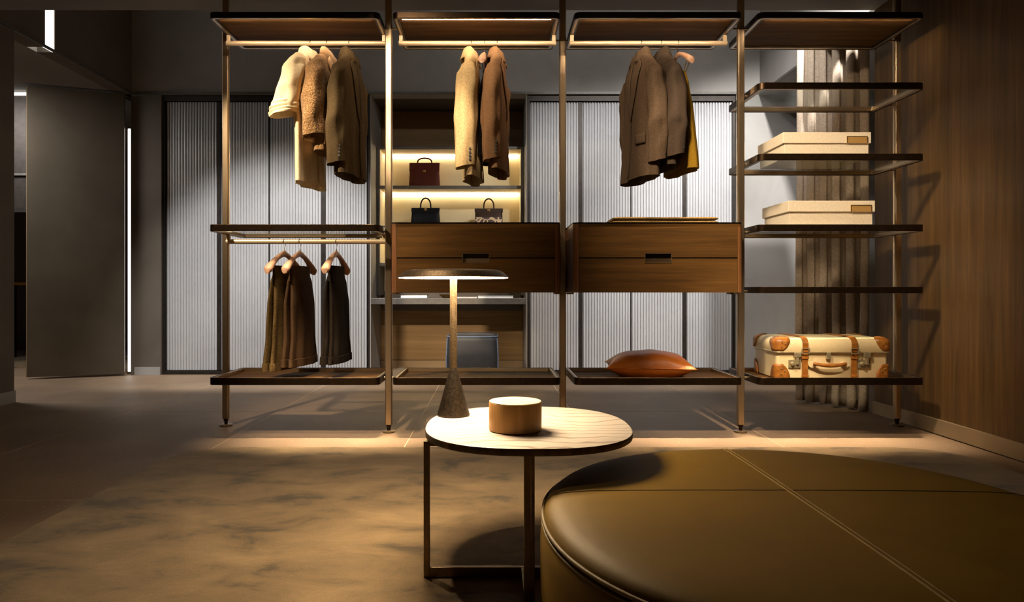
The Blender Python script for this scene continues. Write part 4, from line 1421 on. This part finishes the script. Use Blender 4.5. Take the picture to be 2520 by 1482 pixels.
# ================================================================== SIDE TABLE
def side_table():
    c = (0.106, 2.068)
    t = thing('side_table', 'low side table with rounded veined stone top beside the ottoman', 'table', (c[0], c[1], 0))
    H = 0.41
    rings = []
    for z, s in ((H - 0.020, 0.985), (H - 0.0175, 0.997), (H - 0.003, 1.0), (H - 0.0005, 0.996), (H, 0.988)):
        rings.append([(x * s, y * s, z) for x, y in superell(0.299, 0.322, 2.45, 120)])
    o = MB().loft(rings[:4], True, True, False).build('stone_edge', 'stoneedge', t, smooth=50)
    tp = MB().loft([rings[3], rings[4]], True, False, True).build('stone_top', 'marble', t)
    hw = 0.0085
    legs = [(-0.286, -0.128), (-0.016, -0.298)]
    for lx, ly in legs:
        MB().box(lx - hw, lx + hw, ly - hw, ly + hw, ZR, H - 0.0205).build('leg', 'bronze', t, bevel=0.0015)
    MB().box(-0.016 + hw + 0.001, -0.016 + hw + 0.010, -0.298 - hw, -0.298 + hw + 0.04, ZR, H - 0.0205).build('leg', 'bronze', t, bevel=0.001)
    b = MB()
    b.box(-0.286 + hw, 0.07, -0.128 - hw, -0.128 + hw, ZR, ZR + 0.028)
    b.box(-0.016 - hw, -0.016 + hw, -0.298 + hw, -0.128 - hw, ZR, ZR + 0.028)
    b.build('base_bar', 'bronze', t, bevel=0.0015)
    b = MB()
    b.box(-0.286 + hw, 0.15, -0.128 - hw, -0.128 + hw, H - 0.034, H - 0.0205)
    b.box(-0.016 - hw, -0.016 + hw, -0.29, 0.2, H - 0.034, H - 0.0205)
    b.build('top_bar', 'bronze', t)
side_table()
ZTB = 0.41

# table lamp
def lamp():
    t = thing('table_lamp', 'lit bronze table lamp with flat disc shade and conical base', 'lamp', (-0.121, 2.215, ZTB))
    MB().lathe([(0.050, 0.0), (0.0515, 0.002), (0.0515, 0.005), (0.0118, 0.148), (0.0116, 0.152)], 48).build('base', 'lampbase', t, smooth=40)
    MB().lathe([(0.0114, 0.150), (0.0114, 0.440)], 28).build('stem', 'lampmetal', t, smooth=60)
    R = 0.1755
    MB().lathe([(R - 0.002, 0.4365), (R, 0.4385), (R - 0.003, 0.4405), (R * 0.90, 0.4535), (R * 0.85, 0.4585), (R * 0.78, 0.461), (R * 0.5, 0.4615), (0.0001, 0.4617)], 72).build('shade', 'lampmetal', t, smooth=50)
    MB().lathe([(0.0125, 0.4352), (R - 0.003, 0.4352), (R - 0.003, 0.4364), (0.0125, 0.4364)], 72).build('diffuser', 'led_lamp', t, smooth=40)
lamp()

# turned wooden box
wb = thing('wooden_box', 'round turned wooden box with pale lid on the side table', 'box', (0.067, 1.985, ZTB))
MB().lathe([(0.072, 0.0), (0.0748, 0.003), (0.0748, 0.078), (0.0735, 0.080), (0.0001, 0.080)], 64).build('box_body', 'cylwood', wb, smooth=35)
MB().lathe([(0.0734, 0.080), (0.0734, 0.0825), (0.0725, 0.0832), (0.012, 0.0832), (0.008, 0.0820), (0.0001, 0.0818)], 64).build('lid', 'cyltop', wb, smooth=35)

# ================================================================== OTTOMAN
def ottoman():
    t = thing('ottoman', 'large round olive leather ottoman with stitched seams', 'ottoman', (0.71, 1.56, ZR))
    A, B, H = 0.60, 0.625, 0.314
    sh = superell(A, B, 2.12, 144)
    def ring(s, z):
        return [(x * s, y * s, z) for x, y in sh]
    body = [ring(0.965, 0.0), ring(0.985, 0.02), ring(0.998, 0.12), ring(1.0, 0.22), ring(0.995, H - 0.055), ring(0.984, H - 0.040)]
    MB().loft(body, True, True, False).build('side', 'leather_olive', t, smooth=60)
    top = [ring(0.984, H - 0.040), ring(0.985, H - 0.034), ring(0.978, H - 0.023), ring(0.955, H - 0.012), ring(0.91, H - 0.004), ring(0.82, H + 0.000), ring(0.65, H + 0.002), ring(0.45, H + 0.003), ring(0.25, H + 0.0035), ring(0.08, H + 0.0035)]
    tp = MB().loft(top, True, False, True).build('top_cushion', 'leather_olive', t, smooth=60)
    def hz(s):
        ks = [(0.984, H - 0.040), (0.985, H - 0.034), (0.978, H - 0.023), (0.955, H - 0.012), (0.91, H - 0.004), (0.82, H), (0.65, H + 0.002), (0.45, H + 0.003), (0.25, H + 0.0035), (0.0, H + 0.0035)]
        if s >= 0.985:
            return H - 0.034
        for (s0, z0), (s1, z1) in zip(ks[1:], ks[2:]):
            if s0 >= s >= s1:
                return z0 + (z1 - z0) * (s0 - s) / max(1e-6, s0 - s1)
        return H
    def sval(x, y):
        return ((abs(x) / A) ** 2.12 + (abs(y) / B) ** 2.12) ** (1 / 2.12)
    for z, s, r in ((H - 0.034, 0.990, 0.0042), (H - 0.046, 0.992, 0.0026)):
        MB().tube(ring(s, z), r, 7, closed=True).build('piping', 'stitch_olive', tp, smooth=60)
    # raised double-stitched seam running away from the viewer
    def strip(p, q, off, w, h, m, name):
        n = 60
        rows = []
        p, q = Vector(p), Vector(q)
        d = (q - p).normalized()
        nr = Vector((-d.y, d.x))
        for k in range(n + 1):
            u = p + (q - p) * (k / n) + nr * off
            row = []
            for e, hh in ((-w, -0.001), (-w * 0.5, h), (w * 0.5, h), (w, -0.001)):
                v = u + nr * e
                row.append((v.x, v.y, hz(min(0.985, sval(v.x, v.y))) + hh))
            rows.append(row)
        return MB().loft(rows, closed=False).build(name, m, tp, smooth=60)
    yA = 0.606
    strip((-0.004, -yA), (0.0, yA), 0.0, 0.0075, 0.0014, 'leather_olive', 'seam_band')
    for o in (-0.0055, 0.0055):
        strip((-0.004, -yA), (0.0, yA), o, 0.0011, 0.0024, 'stitch_olive', 'stitching')
    xA = 0.575
    strip((-xA, 0.112), (xA, 0.100), 0.0, 0.0022, 0.0012, 'seam_dark', 'cross_seam')
    return t
ottoman()
